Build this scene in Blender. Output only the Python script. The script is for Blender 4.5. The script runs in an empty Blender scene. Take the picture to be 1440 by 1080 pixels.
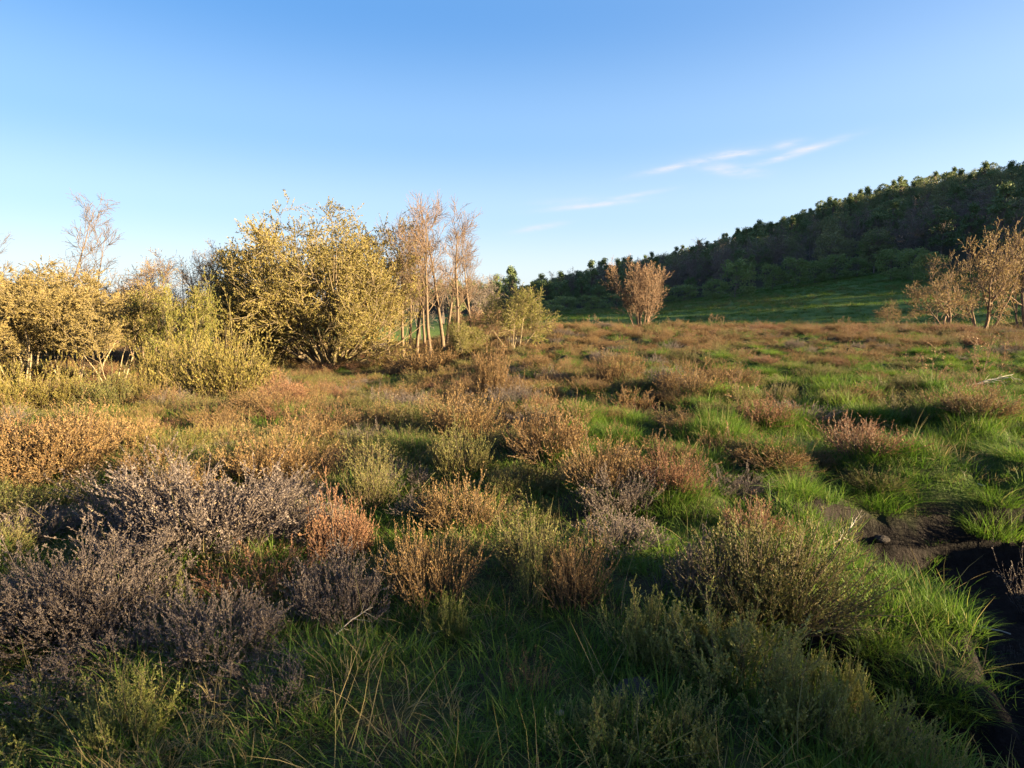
import bpy, math
import numpy as np
from mathutils import Vector, Euler

R = math.radians
SC = bpy.context.scene
COL = SC.collection

# ------------------------------------------------------------------ camera, sky, sun, exposure
EYE, FPX, PITCH = 1.62, 850.0, 7.05          # eye height, focal length in pixels of a 1440 wide frame, pitch down
SUN_AZ, SUN_EL = 107.0, 12.0                  # degrees clockwise from the view direction (+Y), above the horizon

cam_d = bpy.data.cameras.new('camera')
cam_d.sensor_width = 36.0
cam_d.lens = 36.0 * FPX / 1440.0
cam_d.clip_start = 0.05
cam_d.clip_end = 20000.0
cam = bpy.data.objects.new('camera', cam_d)
COL.objects.link(cam)
cam.location = (0, 0, EYE)
cam.rotation_euler = (R(90 - PITCH), 0, 0)
SC.camera = cam

SC.view_settings.view_transform = 'Standard'
SC.view_settings.look = 'None'
SC.view_settings.gamma = 1.0
SC.view_settings.use_curve_mapping = False
SC.view_settings.exposure = 3.08
SC.cycles.max_bounces = 5
SC.cycles.diffuse_bounces = 3
SC.cycles.transmission_bounces = 3
SC.cycles.glossy_bounces = 1
SC.cycles.transparent_max_bounces = 4
SC.cycles.use_denoising = True
SC.cycles.caustics_reflective = False
SC.cycles.caustics_refractive = False
SC.cycles.sample_clamp_indirect = 6.0

sun_d = bpy.data.lights.new('sun', 'SUN')
sun_d.energy = 5.0
sun_d.angle = R(0.53)
sun_d.color = (1.0, 0.77, 0.42)
sun = bpy.data.objects.new('sun', sun_d)
COL.objects.link(sun)
SUN_DIR = Vector((math.sin(R(SUN_AZ)) * math.cos(R(SUN_EL)), math.cos(R(SUN_AZ)) * math.cos(R(SUN_EL)), math.sin(R(SUN_EL))))
sun.rotation_euler = SUN_DIR.to_track_quat('Z', 'Y').to_euler()
sun.location = SUN_DIR * 60


def pix_dir(u, v):
    """World direction through a point of the 1440 x 1080 frame."""
    a = R(PITCH)
    fx, fy = (u - 720) / FPX, (540 - v) / FPX
    d = np.array([fx, math.cos(a) + fy * math.sin(a), -math.sin(a) + fy * math.cos(a)])
    return d


def build_world():
    w = bpy.data.worlds.new('World')
    SC.world = w
    w.use_nodes = True
    nt = w.node_tree
    N, L = nt.nodes, nt.links
    bg = N['Background']
    sky = N.new('ShaderNodeTexSky')
    sky.sky_type = 'NISHITA'
    sky.sun_disc = False
    sky.sun_elevation = R(SUN_EL)
    sky.sun_rotation = R(SUN_AZ)
    sky.altitude = 900.0
    sky.air_density = 1.0
    sky.dust_density = 2.0
    sky.ozone_density = 2.5
    bg.inputs[1].default_value = 0.06

    def m(op, a, b=None, c=None):
        n = N.new('ShaderNodeMath')
        n.operation = op
        for i, x in enumerate((a, b, c)):
            if x is None:
                continue
            if isinstance(x, (int, float)):
                n.inputs[i].default_value = x
            else:
                L.new(x, n.inputs[i])
        return n.outputs[0]
    tc = N.new('ShaderNodeTexCoord')

    def dot(vec):
        n = N.new('ShaderNodeVectorMath')
        n.operation = 'DOT_PRODUCT'
        L.new(tc.outputs['Generated'], n.inputs[0])
        n.inputs[1].default_value = vec
        return n.outputs['Value']
    # thin cirrus: u, v, length, thickness, tilt (degrees), strength
    wisps = [(757, 320, 30, 3.5, 10, .8), (828, 289, 48, 3, 6, 1.1), (895, 274, 34, 3, 10, .6), (800, 283, 40, 5, 4, .3),
             (962, 232, 46, 3.5, 12, 1.0), (1036, 216, 30, 4, 6, .9), (1028, 239, 32, 6, -6, .9), (1122, 214, 44, 4, 17, 1.0),
             (1108, 203, 16, 4, 12, .6), (990, 226, 80, 10, 12, .12)]
    total = None
    for (u, v, ln, th, tilt, st) in wisps:
        c = Vector(pix_dir(u, v)).normalized()
        e = Vector(pix_dir(u + 60 * math.cos(R(tilt)), v - 60 * math.sin(R(tilt)))).normalized()
        U = (e - c * e.dot(c)).normalized()
        V = c.cross(U).normalized()
        du = m('DIVIDE', dot(U), ln / FPX)
        dv = m('DIVIDE', dot(V), th / FPX)
        g = m('EXPONENT', m('MULTIPLY', m('ADD', m('MULTIPLY', du, du), m('MULTIPLY', dv, dv)), -1.0))
        front = m('GREATER_THAN', dot(c), 0.0)
        g = m('MULTIPLY', m('MULTIPLY', g, front), st)
        total = g if total is None else m('ADD', total, g)
    mp = N.new('ShaderNodeMapping')
    mp.inputs['Rotation'].default_value = (0, R(-12), 0)
    mp.inputs['Scale'].default_value = (14, 14, 75)
    L.new(tc.outputs['Generated'], mp.inputs[0])
    nz = N.new('ShaderNodeTexNoise')
    nz.inputs['Scale'].default_value = 1.6
    nz.inputs['Detail'].default_value = 6
    nz.inputs['Roughness'].default_value = .62
    L.new(mp.outputs[0], nz.inputs[0])
    streak = m('MULTIPLY_ADD', nz.outputs[0], 2.6, -0.65)
    cl = N.new('ShaderNodeClamp')
    L.new(m('MULTIPLY', total, streak), cl.inputs[0])
    fac = m('MULTIPLY', cl.outputs[0], 0.95)
    # clear-evening gradient by elevation plus a broad whitening towards the sun, blended with the Nishita sky
    sep = N.new('ShaderNodeSeparateXYZ')
    L.new(tc.outputs['Generated'], sep.inputs[0])
    rp = N.new('ShaderNodeValToRGB')
    rp.color_ramp.interpolation = 'EASE'
    stops = [(0.0, (.80, .84, .88)), (.05, (.74, .82, .91)), (.15, (.49, .69, .93)), (.26, (.28, .53, .90)), (.42, (.095, .335, .78)), (1.0, (.05, .20, .56))]
    el = rp.color_ramp.elements
    while len(el) < len(stops):
        el.new(.5)
    for e, (p, c) in zip(el, stops):
        e.position = p
        e.color = (*c, 1)
    L.new(sep.outputs[2], rp.inputs[0])
    gl = m('POWER', m('MULTIPLY_ADD', dot(SUN_DIR), .5, .5), 3.0)
    gl = m('MULTIPLY', gl, .48)
    grad = N.new('ShaderNodeMix')
    grad.data_type = 'RGBA'
    grad.blend_type = 'ADD'
    grad.inputs[0].default_value = 1.0
    L.new(rp.outputs[0], grad.inputs[6])
    comb = N.new('ShaderNodeCombineColor')
    for q, c in enumerate((1.0, .86, .62)):
        L.new(m('MULTIPLY', gl, c), comb.inputs[q])
    L.new(comb.outputs[0], grad.inputs[7])
    KS = 1.0 / (bg.inputs[1].default_value * 2 ** SC.view_settings.exposure)
    scl = N.new('ShaderNodeVectorMath')
    scl.operation = 'SCALE'
    L.new(grad.outputs[2], scl.inputs[0])
    scl.inputs['Scale'].default_value = KS
    hs = N.new('ShaderNodeMix')
    hs.data_type = 'RGBA'
    hs.inputs[0].default_value = .82
    L.new(sky.outputs[0], hs.inputs[6])
    L.new(scl.outputs[0], hs.inputs[7])
    mix = N.new('ShaderNodeMix')
    mix.data_type = 'RGBA'
    L.new(fac, mix.inputs[0])
    L.new(hs.outputs[2], mix.inputs[6])
    mix.inputs[7].default_value = (.88 * KS, .90 * KS, .95 * KS, 1)
    L.new(mix.outputs[2], bg.inputs[0])


build_world()

# ------------------------------------------------------------------ noise and terrain
def hash2(xi, yi, seed):
    n = (xi.astype(np.int64) * 374761393 + yi.astype(np.int64) * 668265263 + seed * 974634551) & 0xffffffff
    n = ((n ^ (n >> 13)) * 1274126177) & 0xffffffff
    n = ((n ^ (n >> 15)) * 2246822519) & 0xffffffff
    return ((n ^ (n >> 16)) & 0xffff) / 65535.0


def vnoise(x, y, seed=0):
    x = np.asarray(x, float); y = np.asarray(y, float)
    xi, yi = np.floor(x), np.floor(y)
    fx, fy = x - xi, y - yi
    fx, fy = fx * fx * (3 - 2 * fx), fy * fy * (3 - 2 * fy)
    a, b = hash2(xi, yi, seed), hash2(xi + 1, yi, seed)
    c, d = hash2(xi, yi + 1, seed), hash2(xi + 1, yi + 1, seed)
    return (a + (b - a) * fx) * (1 - fy) + (c + (d - c) * fx) * fy


def fbm(x, y, seed=0, oct=4):
    s, a = 0.0, 1.0
    t = 0.0
    for o in range(oct):
        s = s + a * (vnoise(x * 2 ** o + 17.3 * o, y * 2 ** o - 9.1 * o, seed + o) - .5)
        t += a
        a *= .5
    return s / t * 2


def sstep(a, b, x):
    t = np.clip((np.asarray(x, float) - a) / (b - a), 0, 1)
    return t * t * (3 - 2 * t)


def flat_at(u, v, z=0.0):
    d = pix_dir(u, v)
    t = (z - EYE) / d[2]
    return d[0] * t, d[1] * t


# peat hollow: chains of circles (x, y, radius) in metres
HOLLOW = [[(2.42, 4.50, .14), (2.85, 4.34, .46), (3.50, 4.16, .64), (4.3, 4.0, .7), (5.2, 3.9, .6)],
          [(3.5, 4.0, .3), (3.0, 3.4, .26), (2.72, 2.9, .22), (2.6, 2.4, .24), (2.6, 1.8, .3)],
          [(1.52, 3.25, .07), (1.62, 3.02, .13), (1.74, 2.72, .18), (1.92, 2.42, .20), (2.3, 2.15, .22), (2.7, 1.9, .26)]]


def hollow_d(x, y):
    """Distance to the rim of the peat hollow (negative inside)."""
    best = np.full(np.shape(x), 9.0)
    for ch in HOLLOW:
        for (x0, y0, r0), (x1, y1, r1) in zip(ch[:-1], ch[1:]):
            dx, dy = x1 - x0, y1 - y0
            t = np.clip(((x - x0) * dx + (y - y0) * dy) / (dx * dx + dy * dy), 0, 1)
            d = np.hypot(x - x0 - t * dx, y - y0 - t * dy) - (r0 + (r1 - r0) * t)
            best = np.minimum(best, d)
    return best + .10 * fbm(x * 2.2, y * 2.2, 71, 3)


# the hill: foot of the wood (EDGE) and skyline (RIDGE) by azimuth from the viewpoint, in metres
SKYLINE = [(733, 412, 460), (825, 389, 430), (912, 368, 400), (1010, 341, 370), (1151, 292, 345), (1284, 253, 330), (1440, 230, 315)]


def skyline_point(u, v, r):
    d = pix_dir(u, v)
    return math.degrees(math.atan2(d[0], d[1])), r, EYE + d[2] / math.hypot(d[0], d[1]) * r - 8.6


SK = [skyline_point(*p) for p in SKYLINE]
AZR = [-180, -120, -60, -10] + [p[0] for p in SK] + [50, 62, 73, 80, 95, 112, 180]
RIDGE_R = [900, 900, 700, 520] + [p[1] for p in SK] + [330, 350, 340, 320, 350, 700, 900]
RIDGE_Z = [0, 0, 2, 4] + [p[2] for p in SK] + [60, 72, 64, 40, 10, 0, 0]
AZ = [-180, -120, -60, -10, 1, 7.1, 12.7, 18.8, 26.9, 33.4, 40.3, 50, 62, 73, 80, 95, 112, 180]
EDGE_R = [400, 400, 300, 190, 165, 155, 150, 145, 145, 140, 105, 88, 84, 92, 110, 180, 400, 400]
EDGE_Z = [0, 0, 0, .3, .6, 1.4, 2.6, 4.6, 7.6, 8.6, 6.0, 5.5, 6, 7, 6, 2, 0, 0]


def mounds(x, y, seed=3, sp=1.0):
    """Rounded tussock mounds on a jittered grid, 0 to 1."""
    best = np.zeros(np.shape(x))
    gx, gy = np.floor(x / sp), np.floor(y / sp)
    for i in (-1, 0, 1):
        for j in (-1, 0, 1):
            cx, cy = gx + i, gy + j
            px = (cx + .15 + .7 * hash2(cx, cy, seed)) * sp
            py = (cy + .15 + .7 * hash2(cx, cy, seed + 1)) * sp
            k = hash2(cx, cy, seed + 2)
            rad = (.38 + .30 * k) * sp
            q = np.clip(1 - ((x - px) ** 2 + (y - py) ** 2) / rad ** 2, 0, 1)
            best = np.maximum(best, q ** .8 * (.45 + .55 * hash2(cx, cy, seed + 3)))
    return best


def height(x, y):
    x = np.asarray(x, float); y = np.asarray(y, float)
    r = np.hypot(x, y)
    az = np.degrees(np.arctan2(x, y))
    er, ez = np.interp(az, AZ, EDGE_R), np.interp(az, AZ, EDGE_Z)
    rr, rz = np.interp(az, AZR, RIDGE_R), np.interp(az, AZR, RIDGE_Z)
    t1 = np.clip((r - 50) / (er - 50), 0, 1)
    s = np.clip((r - er) / (rr - er), 0, 1)
    far = ez * t1 ** 1.15 + (rz - ez) * s * (1.2 - .2 * s)
    far = far - .6 * rz * sstep(1.02, 2.2, r / rr)
    far = far + sstep(60, 140, r) * (1.2 * fbm(x / 40, y / 40, 5, 3) * (.3 + s))
    near = .16 * fbm(x / 7 + 3, y / 7, 11, 2) * sstep(1, 8, r)
    hum = fbm(x / 1.15, y / 1.15, 21, 3)
    near = near + (.10 * hum + .06 * np.abs(fbm(x / .55, y / .55, 31, 2))) * sstep(.2, 2.5, r) * (1 - sstep(45, 70, r))
    tq = x / np.maximum(y, 1.0)
    left = sstep(.06, -.22, tq) * sstep(-4, 2, y)
    near = near - 1.15 * left * sstep(8, 25, y - .25 * x)
    near = near + .28 * (1 - left) * sstep(20, 38, y) * (y > 0)
    near = near - .9 * (1 - left) * sstep(43, 55, r) * (1 - sstep(56, 90, r)) * (y > 0)
    near = near * (1 - .5 * sstep(90, 200, r))
    past = sstep(-.08, .10, tq) * sstep(3.5, 6, y) * (1 - sstep(34, 44, y))
    near = near + mounds(x, y) * (.07 + .30 * past) * sstep(2, 4, r) * (1 - sstep(40, 55, r))
    hd = hollow_d(x, y)
    dx, dy = 2.1 - 3.3, 2.5 - 4.3
    t = np.clip(((x - 3.3) * dx + (y - 4.3) * dy) / (dx * dx + dy * dy), 0, 1)
    near = near - .20 * sstep(1.15, .40, np.hypot(x - 3.3 - t * dx, y - 4.3 - t * dy))
    near = near - .40 * sstep(.10, -.10, hd)
    near = near - (.09 * fbm(x * 3.6, y * 3.6, 61, 5) + .05 * np.abs(fbm(x * 7, y * 7, 64, 3))) * sstep(.28, .1, hd)
    return near + far


def h1(x, y):
    return float(height(np.array([x]), np.array([y]))[0])


def at(u, v):
    """Ground point seen at a point of the 1440 x 1080 frame."""
    d = pix_dir(u, v)
    t = np.geomspace(.8, 900, 3000)
    z = EYE + d[2] * t
    g = height(d[0] * t, d[1] * t)
    k = np.argmax(z < g)
    if k == 0:
        k = len(t) - 1
    t0, t1 = t[k - 1], t[k]
    for _ in range(12):
        tm = .5 * (t0 + t1)
        if EYE + d[2] * tm < h1(d[0] * tm, d[1] * tm):
            t1 = tm
        else:
            t0 = tm
    return float(d[0] * t1), float(d[1] * t1)


def depth_at(u, y):
    """Ground point in the direction of column u at forward distance y."""
    return (u - 720) / FPX * y, y


def project(x, y, z):
    a = R(PITCH)
    zz = z - EYE
    cf = y * math.cos(a) - zz * math.sin(a)
    cu = y * math.sin(a) + zz * math.cos(a)
    cf = np.where(cf < .05, np.nan, cf)
    return 720 + FPX * x / cf, 540 - FPX * cu / cf


# ------------------------------------------------------------------ materials
def new_mat(name):
    m = bpy.data.materials.new(name)
    m.use_nodes = True
    nt = m.node_tree
    nt.nodes.clear()
    out = nt.nodes.new('ShaderNodeOutputMaterial')
    return m, nt, out


def mixc(nt, fac, a, b):
    n = nt.nodes.new('ShaderNodeMix')
    n.data_type = 'RGBA'
    for i, x in ((0, fac), (6, a), (7, b)):
        if isinstance(x, (int, float)):
            n.inputs[i].default_value = x
        elif isinstance(x, tuple):
            n.inputs[i].default_value = (*x, 1)
        else:
            nt.links.new(x, n.inputs[i])
    return n.outputs[2]


def mth(nt, op, a, b=None, c=None, clamp=False):
    n = nt.nodes.new('ShaderNodeMath')
    n.operation = op
    n.use_clamp = clamp
    for i, x in enumerate((a, b, c)):
        if x is None:
            continue
        if isinstance(x, (int, float)):
            n.inputs[i].default_value = x
        else:
            nt.links.new(x, n.inputs[i])
    return n.outputs[0]


def attr(nt, name):
    n = nt.nodes.new('ShaderNodeAttribute')
    n.attribute_name = name
    return n.outputs['Fac']


def noise(nt, scale, detail=3, rough=.55, obj=False):
    tc = nt.nodes.new('ShaderNodeTexCoord')
    geo = nt.nodes.new('ShaderNodeNewGeometry')
    n = nt.nodes.new('ShaderNodeTexNoise')
    n.inputs['Scale'].default_value = scale
    n.inputs['Detail'].default_value = detail
    n.inputs['Roughness'].default_value = rough
    nt.links.new(tc.outputs['Object'] if obj else geo.outputs['Position'], n.inputs['Vector'])
    return n.outputs['Fac']


def plant_mat(name, c1, c2, c3, trans=.3, wood=(.09, .065, .05), third=.82, obj_var=.5, nscale=.35):
    """Leaf or blade material: every leaf (attribute v) and every plant differs; a share of leaves take c3; w marks wood."""
    m, nt, out = new_mat(name)
    oi = nt.nodes.new('ShaderNodeObjectInfo')
    v = attr(nt, 'v')
    f = mth(nt, 'MULTIPLY_ADD', oi.outputs['Random'], obj_var, mth(nt, 'MULTIPLY', v, .55))
    f = mth(nt, 'ADD', f, mth(nt, 'MULTIPLY_ADD', noise(nt, nscale), 1.6, -.85), clamp=True)
    col = mixc(nt, f, c1, c2)
    d = mth(nt, 'MULTIPLY', mth(nt, 'SUBTRACT', v, third), 1 / max(.02, 1 - third), clamp=True)
    col = mixc(nt, d, col, c3)
    col = mixc(nt, attr(nt, 'w'), col, wood)
    p = nt.nodes.new('ShaderNodeBsdfPrincipled')
    p.inputs['Roughness'].default_value = .62
    p.inputs['Specular IOR Level'].default_value = .22
    nt.links.new(col, p.inputs['Base Color'])
    if trans > 0:
        t = nt.nodes.new('ShaderNodeBsdfTranslucent')
        nt.links.new(col, t.inputs['Color'])
        mx = nt.nodes.new('ShaderNodeMixShader')
        inv = mth(nt, 'MULTIPLY', mth(nt, 'SUBTRACT', 1.0, attr(nt, 'w')), trans)
        nt.links.new(inv, mx.inputs[0])
        nt.links.new(p.outputs[0], mx.inputs[1])
        nt.links.new(t.outputs[0], mx.inputs[2])
        nt.links.new(mx.outputs[0], out.inputs[0])
    else:
        nt.links.new(p.outputs[0], out.inputs[0])
    return m


def bark_mat(name, c1, c2, moss=None):
    m, nt, out = new_mat(name)
    f = noise(nt, 9, 5, .7, obj=True)
    f2 = mth(nt, 'MULTIPLY_ADD', f, 2.4, -.7, clamp=True)
    col = mixc(nt, f2, c1, c2)
    if moss:
        col = mixc(nt, mth(nt, 'MULTIPLY_ADD', noise(nt, 2.3, 3, .6, obj=True), 3.5, -1.75, clamp=True), col, moss)
    p = nt.nodes.new('ShaderNodeBsdfPrincipled')
    p.inputs['Roughness'].default_value = .85
    p.inputs['Specular IOR Level'].default_value = .2
    nt.links.new(col, p.inputs['Base Color'])
    b = nt.nodes.new('ShaderNodeBump')
    b.inputs['Strength'].default_value = .5
    b.inputs['Distance'].default_value = .01
    nt.links.new(noise(nt, 40, 4, .7, obj=True), b.inputs['Height'])
    nt.links.new(b.outputs[0], p.inputs['Normal'])
    nt.links.new(p.outputs[0], out.inputs[0])
    return m


def ground_mat():
    m, nt, out = new_mat('moor_ground')
    big, mid, fine = noise(nt, .35, 4), noise(nt, 2.2, 5, .65), noise(nt, 26, 4, .7)
    litter = mixc(nt, mth(nt, 'MULTIPLY_ADD', fine, 2.2, -.6, clamp=True), (.022, .018, .011), (.060, .048, .026))
    moss = mixc(nt, fine, (.022, .040, .010), (.060, .085, .020))
    g = mth(nt, 'ADD', mth(nt, 'MULTIPLY_ADD', mid, 3.0, -1.5), mth(nt, 'MULTIPLY_ADD', attr(nt, 'green'), 1.6, -.3), clamp=True)
    col = mixc(nt, g, litter, moss)
    mead = mixc(nt, mth(nt, 'MULTIPLY_ADD', noise(nt, .16, 6, .7), 3.2, -1.1, clamp=True), (.048, .090, .018), (.105, .148, .032))
    col = mixc(nt, attr(nt, 'meadow'), col, mead)
    wood = mixc(nt, mid, (.030, .026, .016), (.060, .050, .028))
    col = mixc(nt, attr(nt, 'woodfloor'), col, wood)
    peat = mixc(nt, mth(nt, 'MULTIPLY_ADD', noise(nt, 9, 5, .7), 2.4, -.8, clamp=True), (.006, .0048, .0052), (.021, .016, .0155))
    pt = attr(nt, 'peat')
    col = mixc(nt, pt, col, peat)
    p = nt.nodes.new('ShaderNodeBsdfPrincipled')
    nt.links.new(col, p.inputs['Base Color'])
    p.inputs['Roughness'].default_value = .92
    p.inputs['Specular IOR Level'].default_value = .1
    b = nt.nodes.new('ShaderNodeBump')
    b.inputs['Strength'].default_value = .9
    b.inputs['Distance'].default_value = .035
    nt.links.new(mth(nt, 'ADD', fine, mid), b.inputs['Height'])
    nt.links.new(b.outputs[0], p.inputs['Normal'])
    nt.links.new(p.outputs[0], out.inputs[0])
    return m


M = {
    'ground': ground_mat(),
    'grass': plant_mat('green_grass', (.042, .095, .011), (.110, .165, .020), (.22, .18, .075), .42, third=.88, obj_var=.35),
    'tussock': plant_mat('tussock_grass', (.060, .128, .012), (.135, .200, .022), (.22, .20, .08), .42, third=.90, obj_var=.3),
    'straw': plant_mat('dry_grass', (.15, .12, .055), (.24, .19, .09), (.09, .11, .03), .35, third=.75),
    'tawny': plant_mat('tawny_heather', (.140, .086, .040), (.225, .152, .066), (.20, .090, .036), .22, (.070, .048, .035), third=.80),
    'grey': plant_mat('grey_purple_heather', (.095, .076, .074), (.160, .125, .108), (.180, .135, .085), .15, (.080, .062, .058), third=.84),
    'olive': plant_mat('olive_heather', (.080, .088, .026), (.160, .145, .045), (.19, .115, .050), .25, (.075, .055, .040), third=.86),
    'heath': plant_mat('tall_yellow_heath', (.120, .105, .026), (.190, .155, .040), (.17, .10, .035), .28, (.095, .070, .042), third=.86),
    'shoot': plant_mat('green_heath_shoots', (.130, .150, .034), (.215, .215, .060), (.27, .24, .11), .3, (.10, .08, .045), third=.80),
    'russet': plant_mat('russet_heather', (.16, .075, .045), (.20, .105, .060), (.23, .16, .08), .2, (.08, .05, .04)),
    'willow': plant_mat('willow_leaf', (.155, .132, .036), (.245, .195, .058), (.29, .195, .07), .30, third=.84, obj_var=.2),
    'gold': plant_mat('golden_willow_leaf', (.155, .120, .041), (.24, .182, .069), (.29, .225, .108), .30, third=.8, obj_var=.25),
    'lime': plant_mat('fresh_willow_leaf', (.125, .130, .024), (.200, .180, .036), (.25, .19, .06), .35, third=.88, obj_var=.2),
    'bud': plant_mat('russet_bud', (.20, .110, .058), (.27, .165, .085), (.36, .23, .12), .2, third=.85, obj_var=.2),
    'oakbud': plant_mat('amber_young_leaf', (.21, .145, .055), (.29, .205, .080), (.22, .18, .06), .28, third=.8, obj_var=.25),
    'shrub': plant_mat('soft_green_shrub_leaf', (.130, .180, .055), (.200, .240, .080), (.22, .21, .09), .28, obj_var=.4),
    'pine': plant_mat('pine_needles', (.075, .115, .045), (.130, .170, .068), (.19, .19, .07), .12, obj_var=.7, nscale=.02),
    'oak': plant_mat('hill_oak_leaf', (.110, .135, .052), (.185, .190, .085), (.22, .18, .09), .2, obj_var=.7, nscale=.02),
    'baretwig': plant_mat('bare_hill_twigs', (.185, .150, .138), (.260, .205, .180), (.24, .20, .12), .0, obj_var=.6, nscale=.02),
    'bark': bark_mat('willow_bark', (.075, .055, .038), (.20, .150, .100), (.13, .12, .05)),
    'palebark': bark_mat('pale_grove_bark', (.12, .092, .058), (.25, .195, .125)),
    'redbark': bark_mat('bare_tree_bark', (.085, .054, .038), (.175, .118, .082)),
    'trunkbark': bark_mat('bare_tree_trunk_bark', (.060, .042, .030), (.15, .105, .072)),
    'darkbark': bark_mat('hill_tree_bark', (.085, .068, .060), (.19, .150, .130)),
    'deadwood': bark_mat('bleached_deadwood', (.28, .24, .20), (.46, .41, .35)),
    'clod': bark_mat('peat_clod', (.014, .011, .012), (.045, .036, .035)),
}

# ------------------------------------------------------------------ mesh helpers
class Geo:
    """Collects vertices, quads/triangles and two vertex attributes, then becomes one mesh."""
    def __init__(s):
        s.v, s.q, s.t, s.va, s.wa, s.n = [], [], [], [], [], 0

    def add(s, verts, faces, v=None, w=0.0):
        verts = np.asarray(verts, float).reshape(-1, 3)
        faces = np.asarray(faces, np.int64)
        (s.q if faces.shape[-1] == 4 else s.t).append(faces.reshape(-1, faces.shape[-1]) + s.n)
        s.v.append(verts)
        s.va.append(np.zeros(len(verts)) + (0.5 if v is None else v))
        s.wa.append(np.zeros(len(verts)) + w)
        s.n += len(verts)
        return s

    def mesh(s, name, mat, smooth=False):
        V = np.concatenate(s.v)
        q = np.concatenate(s.q) if s.q else np.zeros((0, 4), np.int64)
        t = np.concatenate(s.t) if s.t else np.zeros((0, 3), np.int64)
        me = bpy.data.meshes.new(name)
        me.vertices.add(len(V))
        me.vertices.foreach_set('co', V.astype(np.float32).ravel())
        nl = q.size + t.size
        me.loops.add(nl)
        me.loops.foreach_set('vertex_index', np.concatenate([q.ravel(), t.ravel()]).astype(np.int32))
        me.polygons.add(len(q) + len(t))
        ls = np.concatenate([np.arange(len(q)) * 4, q.size + np.arange(len(t)) * 3]).astype(np.int32)
        me.polygons.foreach_set('loop_start', ls)
        if smooth:
            me.polygons.foreach_set('use_smooth', np.ones(len(q) + len(t), bool))
        for nm, arr in (('v', s.va), ('w', s.wa)):
            a = me.attributes.new(nm, 'FLOAT', 'POINT')
            a.data.foreach_set('value', np.concatenate(arr).astype(np.float32))
        me.update(calc_edges=True)
        me.validate()
        if mat is not None:
            me.materials.append(mat)
        return me


def unit(a):
    return a / np.maximum(np.linalg.norm(a, axis=-1, keepdims=True), 1e-9)


def tubes(g, P, Rad, sides=3, v=None, w=1.0):
    """P (n,K,3) polylines, Rad (n,K) radii -> closed-sided tubes."""
    n, K, _ = P.shape
    if n == 0:
        return
    T = unit(np.gradient(P, axis=1))
    ref = np.where(np.abs(T[:, :1, 2:3]) > .8, np.array([1., 0, 0]), np.array([0, 0, 1.]))
    A = unit(np.cross(T, np.broadcast_to(ref, T.shape)))
    B = np.cross(T, A)
    ang = np.arange(sides) * 2 * math.pi / sides
    ring = P[:, :, None, :] + Rad[:, :, None, None] * (np.cos(ang)[None, None, :, None] * A[:, :, None, :] + np.sin(ang)[None, None, :, None] * B[:, :, None, :])
    idx = np.arange(n * K * sides).reshape(n, K, sides)
    a, b = idx[:, :-1], idx[:, 1:]
    f = np.stack([a, np.roll(a, -1, 2), np.roll(b, -1, 2), b], -1)
    vv = None if v is None else np.repeat(v, K * sides)
    g.add(ring, f.reshape(-1, 4), vv, w)


def ribbons(g, P, W, side, v):
    """P (n,K,3), W (n,K) widths, side (n,3) -> flat tapering blades."""
    n, K, _ = P.shape
    s = side[:, None, :] * W[:, :, None] * .5
    V = np.stack([P - s, P + s], 2)
    idx = np.arange(n * K * 2).reshape(n, K, 2)
    f = np.stack([idx[:, :-1, 0], idx[:, :-1, 1], idx[:, 1:, 1], idx[:, 1:, 0]], -1)
    g.add(V, f.reshape(-1, 4), np.repeat(v, K * 2), 0.0)


def integrate(rng, P0, D0, L, K, up=0.0, wob=0.0):
    n = len(P0)
    P = np.zeros((n, K, 3))
    P[:, 0] = P0
    D = unit(np.array(D0, float))
    step = (np.asarray(L) / (K - 1))[:, None]
    upv = np.array([0, 0, 1.])
    for k in range(1, K):
        P[:, k] = P[:, k - 1] + D * step
        D = unit(D + upv * up + rng.normal(0, 1, (n, 3)) * wob)
    return P


def along(P, t):
    """Position and tangent at parameter t (n,m) on polylines P (n,K,3)."""
    n, K, _ = P.shape
    s = np.clip(t * (K - 1), 0, K - 1.001)
    k = s.astype(int)
    f = (s - k)[..., None]
    r = np.arange(n)[:, None]
    a, b = P[r, k], P[r, k + 1]
    return a + (b - a) * f, unit(b - a)


def perp(rng, T):
    a = rng.normal(0, 1, T.shape)
    return unit(a - T * np.sum(a * T, -1, keepdims=True))


def children(rng, P, Rad, n, t0, t1, ang, angv, ln, lnv, K, up, wob, rr, taper=.25, env=None, tipscale=.45):
    N = len(P)
    t = t0 + (t1 - t0) * (np.arange(n)[None, :] + rng.uniform(0, 1, (N, n))) / n
    pos, T = along(P, t)
    a = np.radians(ang + rng.normal(0, angv, (N, n)))[..., None]
    D = T * np.cos(a) + perp(rng, T) * np.sin(a)
    L = ln * (1 - tipscale * t) * rng.uniform(1 - lnv, 1 + lnv, (N, n))
    Kp = Rad.shape[1]
    s = np.clip(t * (Kp - 1), 0, Kp - 1.001); k = s.astype(int); f = s - k
    ri = np.arange(N)[:, None]
    r0 = (Rad[ri, k] * (1 - f) + Rad[ri, k + 1] * f) * rr
    P2 = integrate(rng, pos.reshape(-1, 3), D.reshape(-1, 3), L.ravel(), K, up, wob)
    r0 = r0.ravel()
    R2 = r0[:, None] * np.linspace(1, taper, K)[None, :]
    if env is not None:
        keep = env(P2[:, -1])
        P2, R2 = P2[keep], R2[keep]
    return P2, R2


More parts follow.
